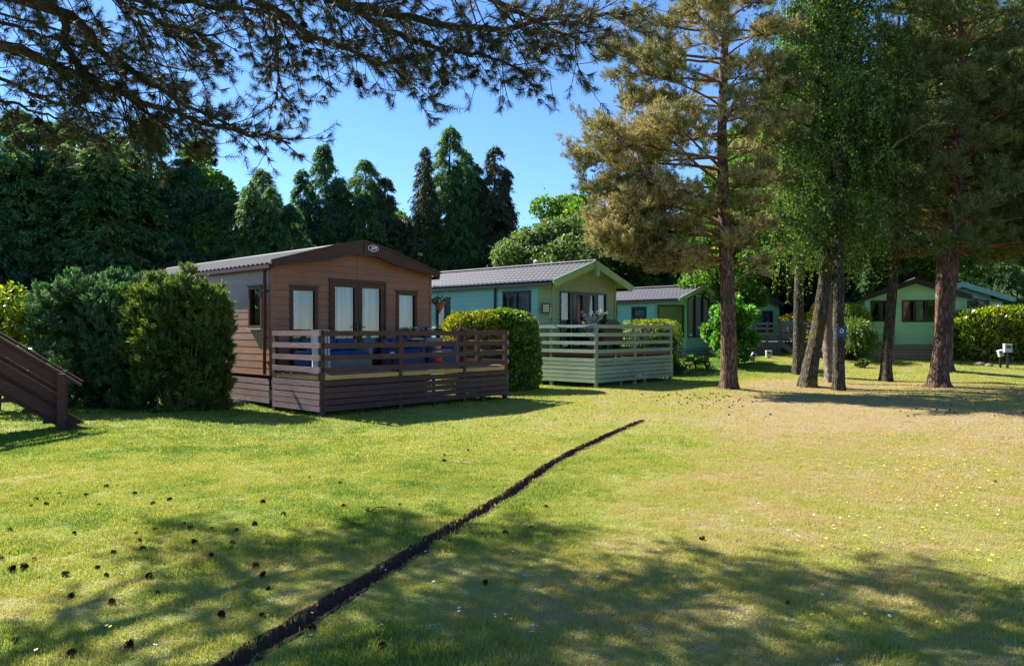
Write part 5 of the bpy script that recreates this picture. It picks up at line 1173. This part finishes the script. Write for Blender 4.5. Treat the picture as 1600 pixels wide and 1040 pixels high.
# ------------------------------------------------------------------ pines, birch and their neighbours on the right
def needle_mesh(name, P, D, per, ln, wd, m, parent, g, rad=.05, fan=.9):
    return plume_mesh(name, P, D, per, rad, ln, wd, m, parent, g, rad*1.2, 'tri', fan)
def limb_tree(name, label, base, tpts, trad, limbs, seed, bk, fol, kind='pine', clump=(26, .105, .016), seg=44, flare=.35, moss=False, cat='tree', group=None, twigm='twig', density=1.0, ridge=.10, limb_bk='limb'):
    """limbs: (height on trunk, azimuth deg, length, rise, foliage from fraction, density)"""
    g = np.random.default_rng(seed); t = thing(name, label, cat, base, 0, group)
    trunk_mesh('trunk', tpts, trad, B_[bk], t, seg, .06, ridge, seed, flare)
    zs = [p[2] for p in tpts]; P = []; D = []; lp = []; tw = []
    for (hz, az, Ln, rise, f0, dn) in limbs:
        x = np.interp(hz, zs, [p[0] for p in tpts]); y = np.interp(hz, zs, [p[1] for p in tpts]); rt = np.interp(hz, zs, trad)
        a = R(az); d = Vector((math.cos(a), math.sin(a), 0)); s = Vector((-math.sin(a), math.cos(a), 0))
        b = Vector((x, y, hz))+d*rt*.6; k = max(5, int(Ln/.28)); pts = [b]; ang = 0; zz = 0
        for i in range(1, k+1):
            u = i/k; ang += g.normal()*.10; st = (d+s*math.sin(ang)*.8).normalized()*(Ln/k)*math.cos(rise*.7)
            zz = Ln/k*(rise*(1-u*1.1)+.18*u*u*(1 if kind == 'pine' else -1.2))+g.normal()*.02; pts.append(pts[-1]+st+Vector((0, 0, zz)))
        r0 = min(rt*.4, .010*Ln+.008); lp.append((pts, [r0*(1-.82*i/k)+.004 for i in range(k+1)]))
        n_t = int(Ln*(1-f0)*11*dn*density)+2
        for _ in range(n_t):
            u = f0+(1-f0)*g.random()**.8; i = min(k-1, int(u*k)); q = pts[i].lerp(pts[i+1], u*k-i); sd = g.choice((-1, 1)); l2 = Ln*(.14+.26*g.random())*(1.25-u*.7)
            dir_ = (d*g.uniform(.2, 1.1)+s*sd*g.uniform(.3, 1.0)+Vector((0, 0, g.uniform(-.35, .75) if kind == 'pine' else g.uniform(-.3, .3)))).normalized()
            e = q+dir_*l2; mid = (q+e)/2+Vector((0, 0, -.04*l2)); tw.append(([q, mid, e], [.010, .007, .003]))
            m_ = max(2, int(l2/.16))
            for j in range(m_):
                v = .35+.65*(j+.8)/m_; c_ = q.lerp(e, v)
                for _2 in range(3 if kind == 'pine' else 1):
                    o_ = Vector(g.standard_normal(3))*.065; o_.z = o_.z*.8+.03; P.append(c_+o_); D.append(dir_*.55+o_*5+Vector((0, 0, .45)))
    tubes_obj('limbs', lp, B_[limb_bk], t, 8)
    if tw: tubes_obj('twigs', tw, B_[twigm], t, 3)
    if P:
        P = np.array([tuple(p) for p in P]); D = np.array([tuple(p) for p in D])
        if kind == 'pine': needle_mesh('crown', P, D, clump[0], clump[1], clump[2], F_[fol], t, g, .05)
    return t
def env_limbs(g, z0, z1, step, fL, fR, dn=1.0, f0=.35, rise=.25, away=1.0):
    """limbs round the trunk; fL/fR give reach to the left and right at a height"""
    out = []; z = z0; i = 0
    while z < z1:
        az = (i*137.5+g.uniform(-25, 25)) % 360; c_ = math.cos(R(az)); reach = (fR(z) if c_ > 0 else fL(z)); side = abs(c_)
        reach = reach*side+(1-side)*min(fL(z), fR(z), 2.4)*away; out.append((z, az, max(.5, reach*g.uniform(.6, 1.05)), rise+g.uniform(-.15, .45), f0, dn)); z += step*g.uniform(.6, 1.4); i += 1
    return out
def itp(xs, ys): return lambda z: float(np.interp(z, xs, ys))
# reddish pine
g = np.random.default_rng(41); b = gl(5.86, 19.95)
fl = itp([2.6, 3.2, 4.1, 5, 6.3, 7.2, 8.0, 8.9, 10, 11.5, 12.6], [.8, 1.7, 3.5, 3.5, 3.9, 2.6, 2.5, 3.0, 2.7, 1.8, .6]); fr = itp([2.6, 3.5, 5, 7, 9, 11, 12.6], [.8, 1.4, 1.8, 2.2, 2.2, 1.6, .5])
lm_ = [q for q in env_limbs(g, 3.3, 12.6, .125, fl, fr, 1.25, .30, .12)]
for z, a, l_ in ((3.7, 178, 3.3), (4.1, 170, 3.5), (4.4, 188, 3.2), (5.0, 175, 3.6), (5.4, 192, 3.0), (5.9, 172, 3.9), (6.2, 184, 3.9), (6.8, 178, 3.0), (7.6, 182, 2.5), (8.3, 176, 2.8), (8.9, 186, 3.1), (9.6, 178, 2.7), (3.4, 160, 1.8), (3.5, 205, 1.9), (4.7, 200, 2.8), (5.2, 160, 2.8)): lm_.append((z, a, l_, .12, .32, 1.5))
for z, a, l_ in ((3.3, 178, 2.0), (3.5, 190, 2.6), (3.4, 200, 1.6), (3.7, 168, 2.9), (3.9, 184, 3.3), (4.3, 176, 3.2)): lm_.append((z, a, l_, -.12, .3, 1.7))
lm_ += [(3.25, 8, 1.5, .5, 1.1, 0), (2.9, -10, .8, .35, 1.1, 0)]
limb_tree('red_pine_tree', 'reddish trunked pine with browning needles, leftmost of the group of tall trees', b, [(0, 0, -.15), (0, 0, .5), (-.02, 0, 2.0), (-.12, 0, 4.2), (-.20, 0, 7), (-.1, 0, 10), (0, 0, 12.8)], [.245, .215, .20, .155, .13, .09, .03], lm_, 41, 'pine', 'pine_gold', clump=(21, .10, .017), flare=.42)
# thin straight pine behind
g = np.random.default_rng(42); b = gl(9.68, 25.0)
limb_tree('straight_pine_tree', 'straight grey brown trunk just left of the leaning mossy one', b, [(0, 0, -.1), (.02, 0, 2.4), (.08, 0, 5), (.1, 0, 12)], [.20, .165, .14, .04], env_limbs(g, 5.2, 12, .3, itp([4, 12], [2.2, .8]), itp([4, 12], [2.2, .8]), .9), 42, 'dark', 'pine_green', clump=(16, .11, .022))
# leaning mossy birch, and the other birch stems: drooping leafy strands
def birch(name, label, base, tpts, trad, limbs, seed, bk, fol='birch', strand=(.5, 1.6), dens=5, leaf=(.07, .052), flare=.3, ridge=.13, low=2.2, per=22):
    g = np.random.default_rng(seed); t = thing(name, label, 'tree', base)
    trunk_mesh('trunk', tpts, trad, B_[bk], t, 44, .06, ridge, seed, flare)
    zs = [p[2] for p in tpts]; lp = []; tw = []; P = []; D = []
    for hz, az, Ln, rise in limbs:
        x = np.interp(hz, zs, [p[0] for p in tpts]); y = np.interp(hz, zs, [p[1] for p in tpts]); rt = np.interp(hz, zs, trad); a = R(az); d = Vector((math.cos(a), math.sin(a), 0)); b = Vector((x, y, hz))
        e = b+d*Ln+Vector((0, 0, Ln*rise)); pts = bez(b, b+d*Ln*.45+Vector((0, 0, Ln*rise*1.0)), e, 8); lp.append((pts, [min(rt*.5, .012*Ln+.012)*(1-.1*i) for i in range(9)]))
        for _ in range(int(Ln*dens)):
            i = g.integers(2, 8); q = pts[i].lerp(pts[i+1], g.random()); o_ = Vector(g.standard_normal(3)); o_.z = abs(o_.z)*.3; q2 = q+o_*.28; L_ = g.uniform(*strand); L_ = min(L_, max(.2, q2.z-low*g.uniform(.9, 1.25)))
            c1 = q2+Vector((o_.x*.25, o_.y*.25, .05)); e2 = q2+Vector((o_.x*.18, o_.y*.18, -L_)); path = bez(q, c1, e2, 6); tw.append((path, .0045))
            k = max(4, int(L_*per))
            for j in range(k*2):
                u = j/(k*2)*5.99; ii = int(u); pp = path[ii].lerp(path[ii+1], u-ii); P.append(tuple(pp+Vector(g.standard_normal(3))*.045)); D.append(g.standard_normal(3)*.6+np.array([0, 0, -.9]))
    tubes_obj('limbs', lp, B_['dark'], t, 7); tubes_obj('twigs', tw, B_['twig'], t, 3)
    leaf_mesh('crown', P, D, leaf[0], leaf[1], F_[fol], t, g)
    return t
def blimbs(g, z0, z1, n, reach, rise=(.2, .9), az=None, zz=None):
    out = []
    for i in range(n):
        z = z0+(z1-z0)*(i+g.random()*.8)/n; a = (i*137.5+g.uniform(-20, 20)) % 360 if az is None else g.uniform(*az); out.append((z, a, reach(z)*g.uniform(.6, 1.0), g.uniform(*rise)))
    return out
g = np.random.default_rng(43)
birch('leaning_mossy_birch', 'thick leaning trunk with mossy bark and drooping leaves in the middle of the group', gl(8.35, 20.9), [(0, 0, -.15), (.03, 0, .3), (.30, 0, 1.6), (.48, 0, 2.8), (.62, 0, 4.5), (.55, 0, 8), (.6, 0, 12.5)], [.27, .225, .20, .18, .155, .11, .04],
      blimbs(g, 3.2, 12.3, 80, itp([3, 6, 9, 12.5], [1.7, 2.4, 2.5, 1.6])), 43, 'mossy', dens=9, low=2.5)
g = np.random.default_rng(44)
birch('slim_pale_birch', 'slim pale trunk close behind the one that carries the blue notice', gl(9.78, 22.6), [(0, 0, -.1), (-.07, 0, .6), (-.17, 0, 2.2), (-.12, 0, 5), (0, 0, 12)], [.20, .17, .145, .12, .03], blimbs(g, 3.6, 11.5, 54, itp([3, 6, 12], [1.5, 2.1, 1.0])), 44, 'pale', dens=8, low=3.1, ridge=.08)
g = np.random.default_rng(45)
tb = gl(8.86, 20.05)
birch('notice_tree', 'dark straight trunk with a bulge and a small blue notice', tb, [(0, 0, -.1), (0, 0, .6), (.0, 0, 2.45), (.02, 0, 2.6), (.02, 0, 2.75), (0, 0, 2.9), (.0, 0, 5), (.05, 0, 12)], [.165, .150, .145, .185, .185, .14, .12, .03], blimbs(g, 3.8, 11.5, 50, itp([3, 6, 12], [1.4, 2.0, 1.0])), 45, 'dark', dens=8, low=3.2)
# small blue notice
nb_ = thing('notice_sign', 'small dark blue square notice with a white round emblem fixed to the trunk', 'sign', (tb[0]+.0, tb[1]-.170, 1.57), R(3))
MB().box((-.14, -.012, -.14), (.14, .0, .14)).build('board', M['navy'], nb_)
MB().prism(ell(.058, .058, 0, 0, 24), -.016, -.0125).build('emblem_disc', M['white'], nb_)
mb = MB(); mb.prism([(-.010+.028*x, .004+.034*z) for x, z in ell(1, 1, 0, 0, 14)], -.019, -.0165); mb.prism([(.012, -.03), (.034, -.03), (.03, .012), (.016, .016)], -.019, -.0165)
eo = mb.build('emblem_mark', M['navy'], nb_); bpy.data.objects['emblem_disc'].location.z = .035; eo.location.z = .035
mb = MB()
r = random.Random(3)
for z, s in ((-.058, .2), (-.078, .17)):
    u = -s/2
    while u < s/2: wv = r.uniform(.008, .02); mb.box((u, -.0145, z), (u+wv, -.0125, z+.006)); u += wv+.004
mb.build('text_line', M['skirt_blue'], nb_)
# slim trunk
g = np.random.default_rng(46)
limb_tree('slim_pine_tree', 'slim trunk in front of the bright green chalet by the notice tree', gl(11.92, 23.55), [(0, 0, -.1), (.0, 0, .5), (.16, 0, 2.4), (.28, 0, 4.2), (.4, 0, 12)], [.20, .175, .15, .13, .04], env_limbs(g, 3.9, 12, .2, itp([3, 6, 12], [1.8, 2.4, .8]), itp([3, 6, 12], [1.8, 2.4, .8]), 1.0, .3), 46, 'dark', 'pine_green', clump=(18, .10, .022))
# thick pine at the right
g = np.random.default_rng(47)
lm_ = env_limbs(g, 3.8, 13, .075, itp([3.5, 5, 7, 9, 13], [2.0, 2.6, 2.6, 2.4, 1.4]), itp([3.5, 5, 7, 9, 13], [2.4, 3.4, 3.6, 3.2, 1.8]), 1.35, .28, .10)
lm_ += [(4.35, 8, 3.2, .35, .45, 1.2), (3.7, 190, 1.7, .0, .3, 1.3), (3.8, 240, 2.2, -.05, .25, 1.4), (3.9, 300, 2.6, -.05, .2, 1.4), (3.9, 330, 2.8, -.1, .2, 1.6), (3.8, 20, 2.6, -.15, .15, 1.6), (4.0, -15, 3.0, -.15, .2, 1.6)]
limb_tree('thick_pine_tree', 'thickest trunk of the group, a leaning dark barked pine right of the slim trunk', gl(11.85, 20.55), [(0, 0, -.15), (.0, 0, .3), (.16, 0, 1.6), (.32, 0, 3.0), (.52, 0, 5.0), (.6, 0, 8), (.6, 0, 13)], [.29, .245, .215, .20, .17, .12, .04], lm_, 47, 'pine', 'pine_green', clump=(15, .10, .017), flare=.62, ridge=.14)
# right edge neighbours: pines whose trunks stand outside the picture
for i, (x, y, s, lb) in enumerate(((16.1, 21.5, 1, 'pine overhanging the top right corner, its trunk outside the picture'), (14.95, 25.6, 2, 'pine crown behind the thick pine at the right'))):
    g = np.random.default_rng(50+i)
    limb_tree('edge_pine_tree', lb, gl(x, y), [(0, 0, -.1), (0, 0, 3), (.1, 0, 13)], [.3, .24, .05], env_limbs(g, 4.4, 13, .10, itp([4, 7, 13], [3.4, 3.6, 1.6]), itp([4, 7, 13], [2.5, 2.5, 1.6]), 1.25, .25, .08), 50+i, 'pine', 'pine_green', clump=(14, .11, .02))
# bare dead branches
g = np.random.default_rng(70)
def dead_branch(name, label, p0, p1, p2, rad, n, seed, sub=.5):
    g = np.random.default_rng(seed); t = thing(name, label, 'branch', tuple(p0)); q0 = Vector(p0); b_ = [v-q0 for v in bez(p0, p1, p2, 12)]; paths = [(b_, [rad*(1-.07*i) for i in range(13)])]
    for i in range(n):
        k = g.integers(4, 12); q = b_[k]; d = (b_[k]-b_[k-1]).normalized()+Vector(g.standard_normal(3))*.6; l_ = sub*g.uniform(.4, 1); e = q+d*l_; m_ = (q+e)/2+Vector(g.standard_normal(3))*.06; paths.append(([q, m_, e], [rad*.4, rad*.3, rad*.12]))
        for _ in range(2): e3 = m_+(d+Vector(g.standard_normal(3))*.8)*l_*.45; paths.append(([m_, (m_+e3)/2+Vector(g.standard_normal(3))*.03, e3], [rad*.22, rad*.15, rad*.07]))
    return tubes_obj('dead_wood', paths, B_['bare'], t, 5)
dead_branch('dead_branch', 'long bare bleached branch curving up to the right in front of the dark pines', at(1340, 285, 20.4), at(1400, 210, 19.6), at(1495, 172, 19.2), .032, 8, 71, .55)
dead_branch('dead_branch', 'bare pale branch reaching left among the birch leaves', at(1375, 128, 20.6), at(1340, 132, 19.8), at(1305, 148, 19.4), .026, 12, 72, .4)
dead_branch('dead_branch', 'thin bare twiggy branch beside the reddish pine above the leafy shrub', at(1148, 440, 19.9), at(1165, 425, 19.8), at(1192, 415, 19.7), .02, 5, 73, .3)
# ------------------------------------------------------------------ pine branches hanging in from the upper left
def overhead():
    g = np.random.default_rng(90); base = Vector((-6.9, 5.9, 0)); t = thing('overhanging_pine', 'large pine at the upper left whose needled branches hang across the top of the picture', 'tree', tuple(base))
    trunk_mesh('trunk', [(0, 0, -.1), (0, 0, 3), (.1, .1, 6), (.1, .1, 11)], [.34, .27, .22, .12], B_['pine'], t, 36, .1, .12, 9, .3)
    def A(px, py, d): return at(px, py, d)-base
    T = lambda z: Vector((.05, .05, z))
    L_ = [  # control points of main limbs, base radius
        ([T(4.7), A(0, 70, 6.30), A(100, 108, 6.40), A(215, 155, 6.50), A(330, 195, 6.60), A(455, 226, 6.70)], .050),
        ([T(5.0), A(40, -10, 6.16), A(104, 75, 6.34), A(146, 123, 6.51), A(215, 165, 6.69), A(300, 235, 6.95)], .042),
        ([T(5.1), A(69, 8, 6.40), A(154, 78, 6.50), A(231, 128, 6.60), A(292, 165, 6.60), A(404, 215, 6.70)], .048),
        ([T(5.6), A(300, -60, 6.60), A(473, -20, 6.60), A(560, 12, 6.60), A(640, 28, 6.60), A(777, 46, 6.42), A(870, 25, 6.34), A(968, 26, 6.16)], .060),
        ([T(5.7), A(330, -90, 6.95), A(527, 2, 6.95), A(610, 45, 6.95), A(690, 80, 6.86), A(760, 85, 6.78), A(828, 118, 6.69)], .045),
        ([T(5.3), A(260, -40, 6.16), A(400, 0, 6.07), A(470, 45, 6.07), A(560, 85, 5.98), A(640, 125, 5.98)], .040),
        ([T(5.3), A(180, -30, 7.39), A(320, 10, 7.57), A(420, 20, 7.74), A(432, 90, 7.74), A(434, 160, 7.74)], .034),
        ([T(4.5), A(-60, 100, 7.40), A(60, 150, 7.70), A(160, 180, 8.00), A(260, 205, 8.20)], .024),
        ([T(4.4), A(-80, 140, 7.00), A(20, 160, 7.40), A(90, 185, 7.90), A(150, 200, 8.10)], .022),
        ([T(5.0), A(-40, 20, 7.60), A(80, 60, 8.00), A(190, 90, 8.10), A(300, 110, 8.10)], .025),
        ([T(5.5), A(80, -50, 5.63), A(180, 0, 5.72), A(270, 40, 5.90), A(340, 60, 6.16)], .036),
        ([T(5.7), A(420, -80, 5.81), A(600, -40, 5.72), A(740, -10, 5.63), A(830, 30, 5.63), A(900, 62, 5.63)], .040),
        ([T(4.9), Vector((-7.1, 7.5, 4.95))-base, Vector((-6.4, 8.3, 4.9))-base, Vector((-5.1, 8.8, 4.7))-base], .026),
        ([T(5.1), Vector((-6.5, 7.2, 5.1))-base, Vector((-5.4, 8.0, 5.0))-base, Vector((-4.6, 8.4, 4.8))-base], .026),
        ([T(5.3), Vector((-7.3, 6.9, 5.5))-base, Vector((-7.2, 7.8, 5.6))-base, Vector((-6.4, 8.9, 5.5))-base], .026),
        ([T(6.3), Vector((-6.6, 7.6, 6.8))-base, Vector((-6.4, 9.2, 6.7))-base, Vector((-5.9, 10.0, 6.6))-base], .03),
        ([T(6.5), Vector((-6.0, 7.4, 7.0))-base, Vector((-4.9, 8.4, 6.9))-base, Vector((-3.4, 9.0, 6.6))-base], .03),
        ([T(6.6), Vector((-5.4, 6.9, 7.0))-base, Vector((-3.6, 7.8, 6.9))-base, Vector((-1.8, 8.4, 6.5))-base], .03),
        ([T(6.2), Vector((-7.4, 7.6, 6.6))-base, Vector((-8.0, 9.0, 6.6))-base, Vector((-8.4, 9.8, 6.4))-base], .03),
        ([T(6.4), Vector((-7.0, 7.8, 6.9))-base, Vector((-7.2, 9.2, 6.8))-base, Vector((-7.0, 10.2, 6.6))-base], .03),
        # limbs above the picture, they throw the shade over the foreground grass
        ([T(6.2), Vector((1.6, .2, 5.9)), Vector((3.4, .2, 5.5)), Vector((5.4, .2, 5.0))], .05),
        ([T(6.4), Vector((1.8, .0, 6.6)), Vector((3.6, -.9, 6.0)), Vector((5.8, -1.7, 5.6)), Vector((7.4, -2.2, 5.2))], .05),
        ([T(5.8), Vector((1.7, -.8, 5.6)), Vector((3.4, -1.7, 5.2)), Vector((4.8, -2.2, 4.9))], .045),
        ([T(5.2), Vector((1.4, .5, 5.1)), Vector((2.6, 1.0, 4.9)), Vector((3.6, 1.6, 4.8))], .04)]
    lp = []; tw = []; P = []; D = []; tips = []
    for li_, (cp, r0) in enumerate(L_):
        n = 26; m_ = len(cp); pts = []
        for i in range(n+1):          # Catmull-Rom
            u = i/n*(m_-1); k = min(int(u), m_-2); f = u-k; p0, p1, p2, p3 = cp[max(k-1, 0)], cp[k], cp[k+1], cp[min(k+2, m_-1)]
            pts.append(.5*((2*p1)+(p2-p0)*f+(2*p0-5*p1+4*p2-p3)*f*f+(3*p1-p0-3*p2+p3)*f**3)+Vector(g.standard_normal(3))*.012)
        lp.append((pts, [r0*(1-.86*i/n)+.003 for i in range(n+1)])); Ln = sum((pts[i+1]-pts[i]).length for i in range(n))
        nb2 = int(Ln*(5.2 if li_ < 15 else 14))  # unseen upper limbs carry extra twigs, added to deepen the foreground shade
        for b in range(nb2):
            u = .16+.84*(b+g.random())/nb2; i = min(n-1, int(u*n)); q = pts[i].lerp(pts[i+1], u*n-i); d = (pts[min(i+2, n)]-pts[i]).normalized()
            sd = Vector(g.standard_normal(3)); sd = (sd-d*sd.dot(d)).normalized(); sd.z -= .25
            l2 = (.32+.70*g.random())*(1.12-.72*u); dr = (d*.75+sd*.75).normalized(); e = q+dr*l2+Vector((0, 0, -.05*l2)); c1 = q+dr*l2*.5+Vector(g.standard_normal(3))*.05*l2+Vector((0, 0, -.08*l2)); bp_ = bez(q, c1, e, 6); tw.append((bp_, [.008, .007, .006, .0055, .005, .004, .003]))
            for s_ in range(int(3+l2*8)):
                v = g.uniform(.2, 1)*5.99; k = int(v); qq = bp_[k].lerp(bp_[k+1], v-k); dd = (dr*.7+Vector(g.standard_normal(3))*.55).normalized(); l3 = g.uniform(.08, .30); ee = qq+dd*l3+Vector((0, 0, .02)); mm = (qq+ee)/2+Vector((0, 0, -.02)); tw.append(([qq, mm, ee], [.0032, .0028, .0022]))
                tips.append((mm, ee, dd))
            tips.append((bp_[5], e, dr))
    for a, e, d in tips:
        n = 6; x = (e-a)*1.1
        for j in range(n):
            P.append(tuple(a+x*(.25+.75*j/(n-1)))); D.append(tuple(d))
    P = np.array(P); D = unit(np.array(D)); per = 13; PP = np.repeat(P, per, 0); DD = np.repeat(D, per, 0); S = unit(np.cross(DD, g.standard_normal(DD.shape)))
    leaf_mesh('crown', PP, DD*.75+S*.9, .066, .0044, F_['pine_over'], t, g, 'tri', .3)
    tubes_obj('limbs', lp, B_['twig'], t, 8); tubes_obj('twigs', tw, B_['twig'], t, 4)
    # cones hanging on the twigs
    k = 0
    for px, py, d in ((690, 112, 7.6), (696, 128, 7.7), (823, 122, 7.6), (738, 118, 7.6), (853, 77, 7.2), (970, 25, 7.0), (951, 50, 7.0), (875, 14, 7.2), (766, 75, 7.3), (475, 40, 7.5), (308, 228, 8.0), (293, 255, 8.0), (335, 255, 8.1), (60, 190, 8.0), (210, 262, 8.6), (52, 160, 8.2), (560, 130, 6.8), (130, 150, 7.6), (428, 30, 8.8), (250, 180, 7.9), (345, 100, 8.0)):
        c_ = bpy.data.objects.new('cone', CM[k % 3]); COL.objects.link(c_); c_.parent = t; c_.location = A(px, py, d*.88); c_.scale = (1.15,)*3; c_.rotation_euler = (g.random()*3, g.random(), 0); k += 1
overhead()

# ------------------------------------------------------------------ the wall of trees behind
grp = 'conifers in the wall of trees behind the chalets'
ca = cypress('cypress_tree', 'tall blue green cypress left of centre, its narrow tip left of the rounder one', 12.2, 3.3, 101, 'conifer_blue', gl(-10.9, 44), grp)
cb = cypress('cypress_tree', 'broad dark cypress right of the narrow tipped one above the brown chalet roof', 11.6, 3.9, 102, 'conifer', gl(-8.9, 44), grp)
cc_ = cypress('cypress_tree', 'tallest dark cypress, with its double tip right of centre', 13.6, 3.3, 103, 'conifer', gl(-4.0, 45), grp, nb=1500)
cd = cypress('cypress_tree', 'slim dark spire of a cypress at the right end of the central row', 12.6, 2.4, 104, 'conifer_dull', gl(-1.15, 45), grp, nb=900)
ce = cypress('dying_cypress', 'half bare dying conifer with pale trunk left of the tallest cypress', 12.2, 1.6, 105, 'conifer_dull', gl(-5.15, 43.5), grp, nb=520, bare=.55)
ZS = []
def cp(src, px, d, top, label, wid=1.0, rz=0, name='cypress_tree'):
    H0 = {id(ca): 12.2, id(cb): 11.6, id(cc_): 13.6, id(cd): 12.6}[id(src)]; x = (px-800)/FPX*d; z = gzf(x, d); s = (EYE+(HOR-top)/FPX*d-z)/H0
    return copy_thing(src, name, label, (x, d, z), rz, (s*wid, s*wid, s), grp)
cp(cb, 735, 45.5, 232, 'second tip of the tallest cypress pair, right half', .75, 1.0)
cp(cd, 605, 44.5, 275, 'shorter dark cypress right of the broad one', 1.3, 2.0)
cp(cb, 420, 37, 262, 'dark cypress just left of the gap of sky, seen past the bright crown', 1.1, 1.3)
cp(ca, 240, 38, 190, 'dark cypress behind the yellowish shrub', 1.5, .5)
cp(cb, 150, 36, 200, 'bushy dark cypress behind the bluish shrub', 1.5, 2.2)
cp(cc_, 60, 35, 180, 'tall cypress at the left, second from the left edge', 1.5, 3.0)
cp(ca, -30, 33, 190, 'cypress cut by the left edge of the picture', 1.2, 4.0)
cp(cc_, 320, 43, 250, 'distant cypress between the bright crown and its left neighbour', 1.5, 5.0)
cp(cb, 470, 47, 330, 'low dark cypress closing the gap under the sky left of centre', 1.2, .3)
cp(ca, 650, 48, 345, 'low cypress filling the gap left of the dying conifer', 1.0, .9)
cp(cb, 800, 49, 350, 'low cypress filling the gap right of the slim spire', 1.0, .2)
cp(cc_, 1010, 47, 330, 'dark cypress behind the mint bay chalet and the browning pine', 1.3, 1.5)
cp(cb, 1100, 46, 300, 'dark cypress behind the reddish pine trunk', 1.25, .7)
cp(ca, 1190, 48, 130, 'dark cypress behind the light green chalet', 1.3, 2.6)
cp(cc_, 1270, 50, 60, 'dark cypress behind the middle trunks', 1.3, 3.6)
cp(cb, 1350, 49, 90, 'dark cypress behind the rounded golden conifer', 1.3, 4.6)
cp(ca, 1430, 47, 60, 'dark cypress rising behind the bright green chalet', 1.3, 5.6)
cp(cc_, 1510, 48, 40, 'dark cypress behind the pale turquoise chalet', 1.3, .1)
cp(cb, 1590, 46, 60, 'dark cypress at the right edge behind the golden laurel hedge', 1.3, 1.1)
cp(cd, 1660, 44, 150, 'dark cypress beyond the right edge, its branches reaching in', 1.8, 2.1)
cp(cb, 1230, 42, 345, 'lower cypress standing nearer behind the golden hedges', 1.2, 1.9)
cp(ca, 1385, 41, 340, 'lower cypress standing nearer behind the bright green chalet roof', 1.3, .4)
cp(cb, 1530, 42, 330, 'lower cypress standing nearer behind the turquoise chalet roof', 1.3, 2.9)
cp(cb, 930, 50, 370, 'low cypress between the fresh green crowns in the centre', 1.2, 3.3)
cp(cc_, 8, 36, 165, 'tall feathery cypress nearest the left edge', 1.35, 2.0)
cp(ca, 112, 38, 185, 'feathery cypress between the two at the far left', 1.45, 4.4)
cp(cb, 200, 41, 205, 'feathery cypress rising behind the gap between the two conifer shrubs', 1.3, 1.7)
cp(ca, 285, 37, 255, 'feathery cypress just left of the bright leafy crown', 1.2, 2.9)
# broadleaved crowns
broadleaf('broadleaf_tree', 'bright sunlit leafy tree glowing between the dark cypresses at the left', gl(-16.0, 38.5), 11.2, 2.6, 201, 'decid', lobes=34, per=700, leaf=(.21, .15))
broadleaf('broadleaf_tree', 'grey green rounded tree above the roof of the teal walled chalet', gl(2.1, 40), 7.6, 3.4, 202, 'decid_grey', lobes=46, per=900, leaf=(.19, .13), z0=.05, sx=1.15)
broadleaf('broadleaf_tree', 'lighter leafy tree behind the grey green one, its top against the sky', gl(3.2, 47), 10.4, 3.0, 203, 'decid', lobes=36, per=800, leaf=(.22, .15))
broadleaf('broadleaf_tree', 'tall bright leafy tree left of the browning pine', gl(6.0, 44.5), 11.2, 3.1, 204, 'decid', lobes=38, per=800, leaf=(.21, .15), airy=1)
broadleaf('broadleaf_tree', 'bright leafy tree seen through the middle of the group of tall trees', gl(13.4, 38), 12.5, 4.3, 205, 'decid', lobes=50, per=850, leaf=(.21, .15))
broadleaf('broadleaf_tree', 'yellow green crown peeping between the central cypresses', gl(-7.0, 50), 9.8, 2.6, 206, 'decid', lobes=24, per=600, leaf=(.24, .17))
broadleaf('broadleaf_tree', 'yellow green crown in the sky gap left of the narrow tipped cypress', gl(-14.9, 52), 10.6, 2.8, 207, 'decid', lobes=24, per=600, leaf=(.24, .17))
broadleaf('broadleaf_tree', 'leafy tree filling the space behind the thick pine', gl(19.0, 36), 11.5, 4.5, 208, 'birch', lobes=46, per=850, leaf=(.2, .14))
broadleaf('broadleaf_tree', 'light leafy tree behind the reddish pine trunk', gl(9.6, 33.0), 9.5, 2.3, 209, 'decid', lobes=30, per=700, leaf=(.16, .11))
# undergrowth closing the view under the crowns
g = np.random.default_rng(77); P = []; 
n = 42000; x = (g.random(n)*2-1)*48; yb = 53+g.random(n)*3+2*np.sin(x*.3); hgt = 5.4+1.6*fbm(x*.3, x*0+2, 3); z = g.random(n)**.8*hgt+.3
und = thing('undergrowth_hedge', 'dark unbroken undergrowth at the foot of the distant tree wall', 'hedge', (0, 0, 0))
leaf_mesh('foliage', np.stack([x, yb-z*.15+fbm(x*1.1, z*1.3, 3)*2.5, z], -1), g.standard_normal((n, 3))+np.array([0, -.3, -.2]), .42, .26, F_['conifer'], und, g)
MB().box((-60, 57, 0), (60, 58, 4.4)).build('opaque_core', B_['dark'], und)  # one solid block closing the view behind the leaves

# unseen wood added behind the viewer so the window panes mirror dark trees
P = []; D = []; g = np.random.default_rng(5); n = 26000
a = g.uniform(-.1, math.pi+.1, n); rr = 30+3*g.random(n)+2*np.sin(a*13); hh = 4.5+3*fbm(a*9, a*0+4, 3); z = g.random(n)*hh
wd = leaf_mesh('unseen_woodland', np.stack([rr*np.cos(a), -rr*np.sin(a)-4, z], -1), g.standard_normal((n, 3)), .9, .6, F_['conifer'], None, g)
tag(wd, 'dark wood added unseen behind the viewer, there only for window reflections', 'wood', kind='stuff')
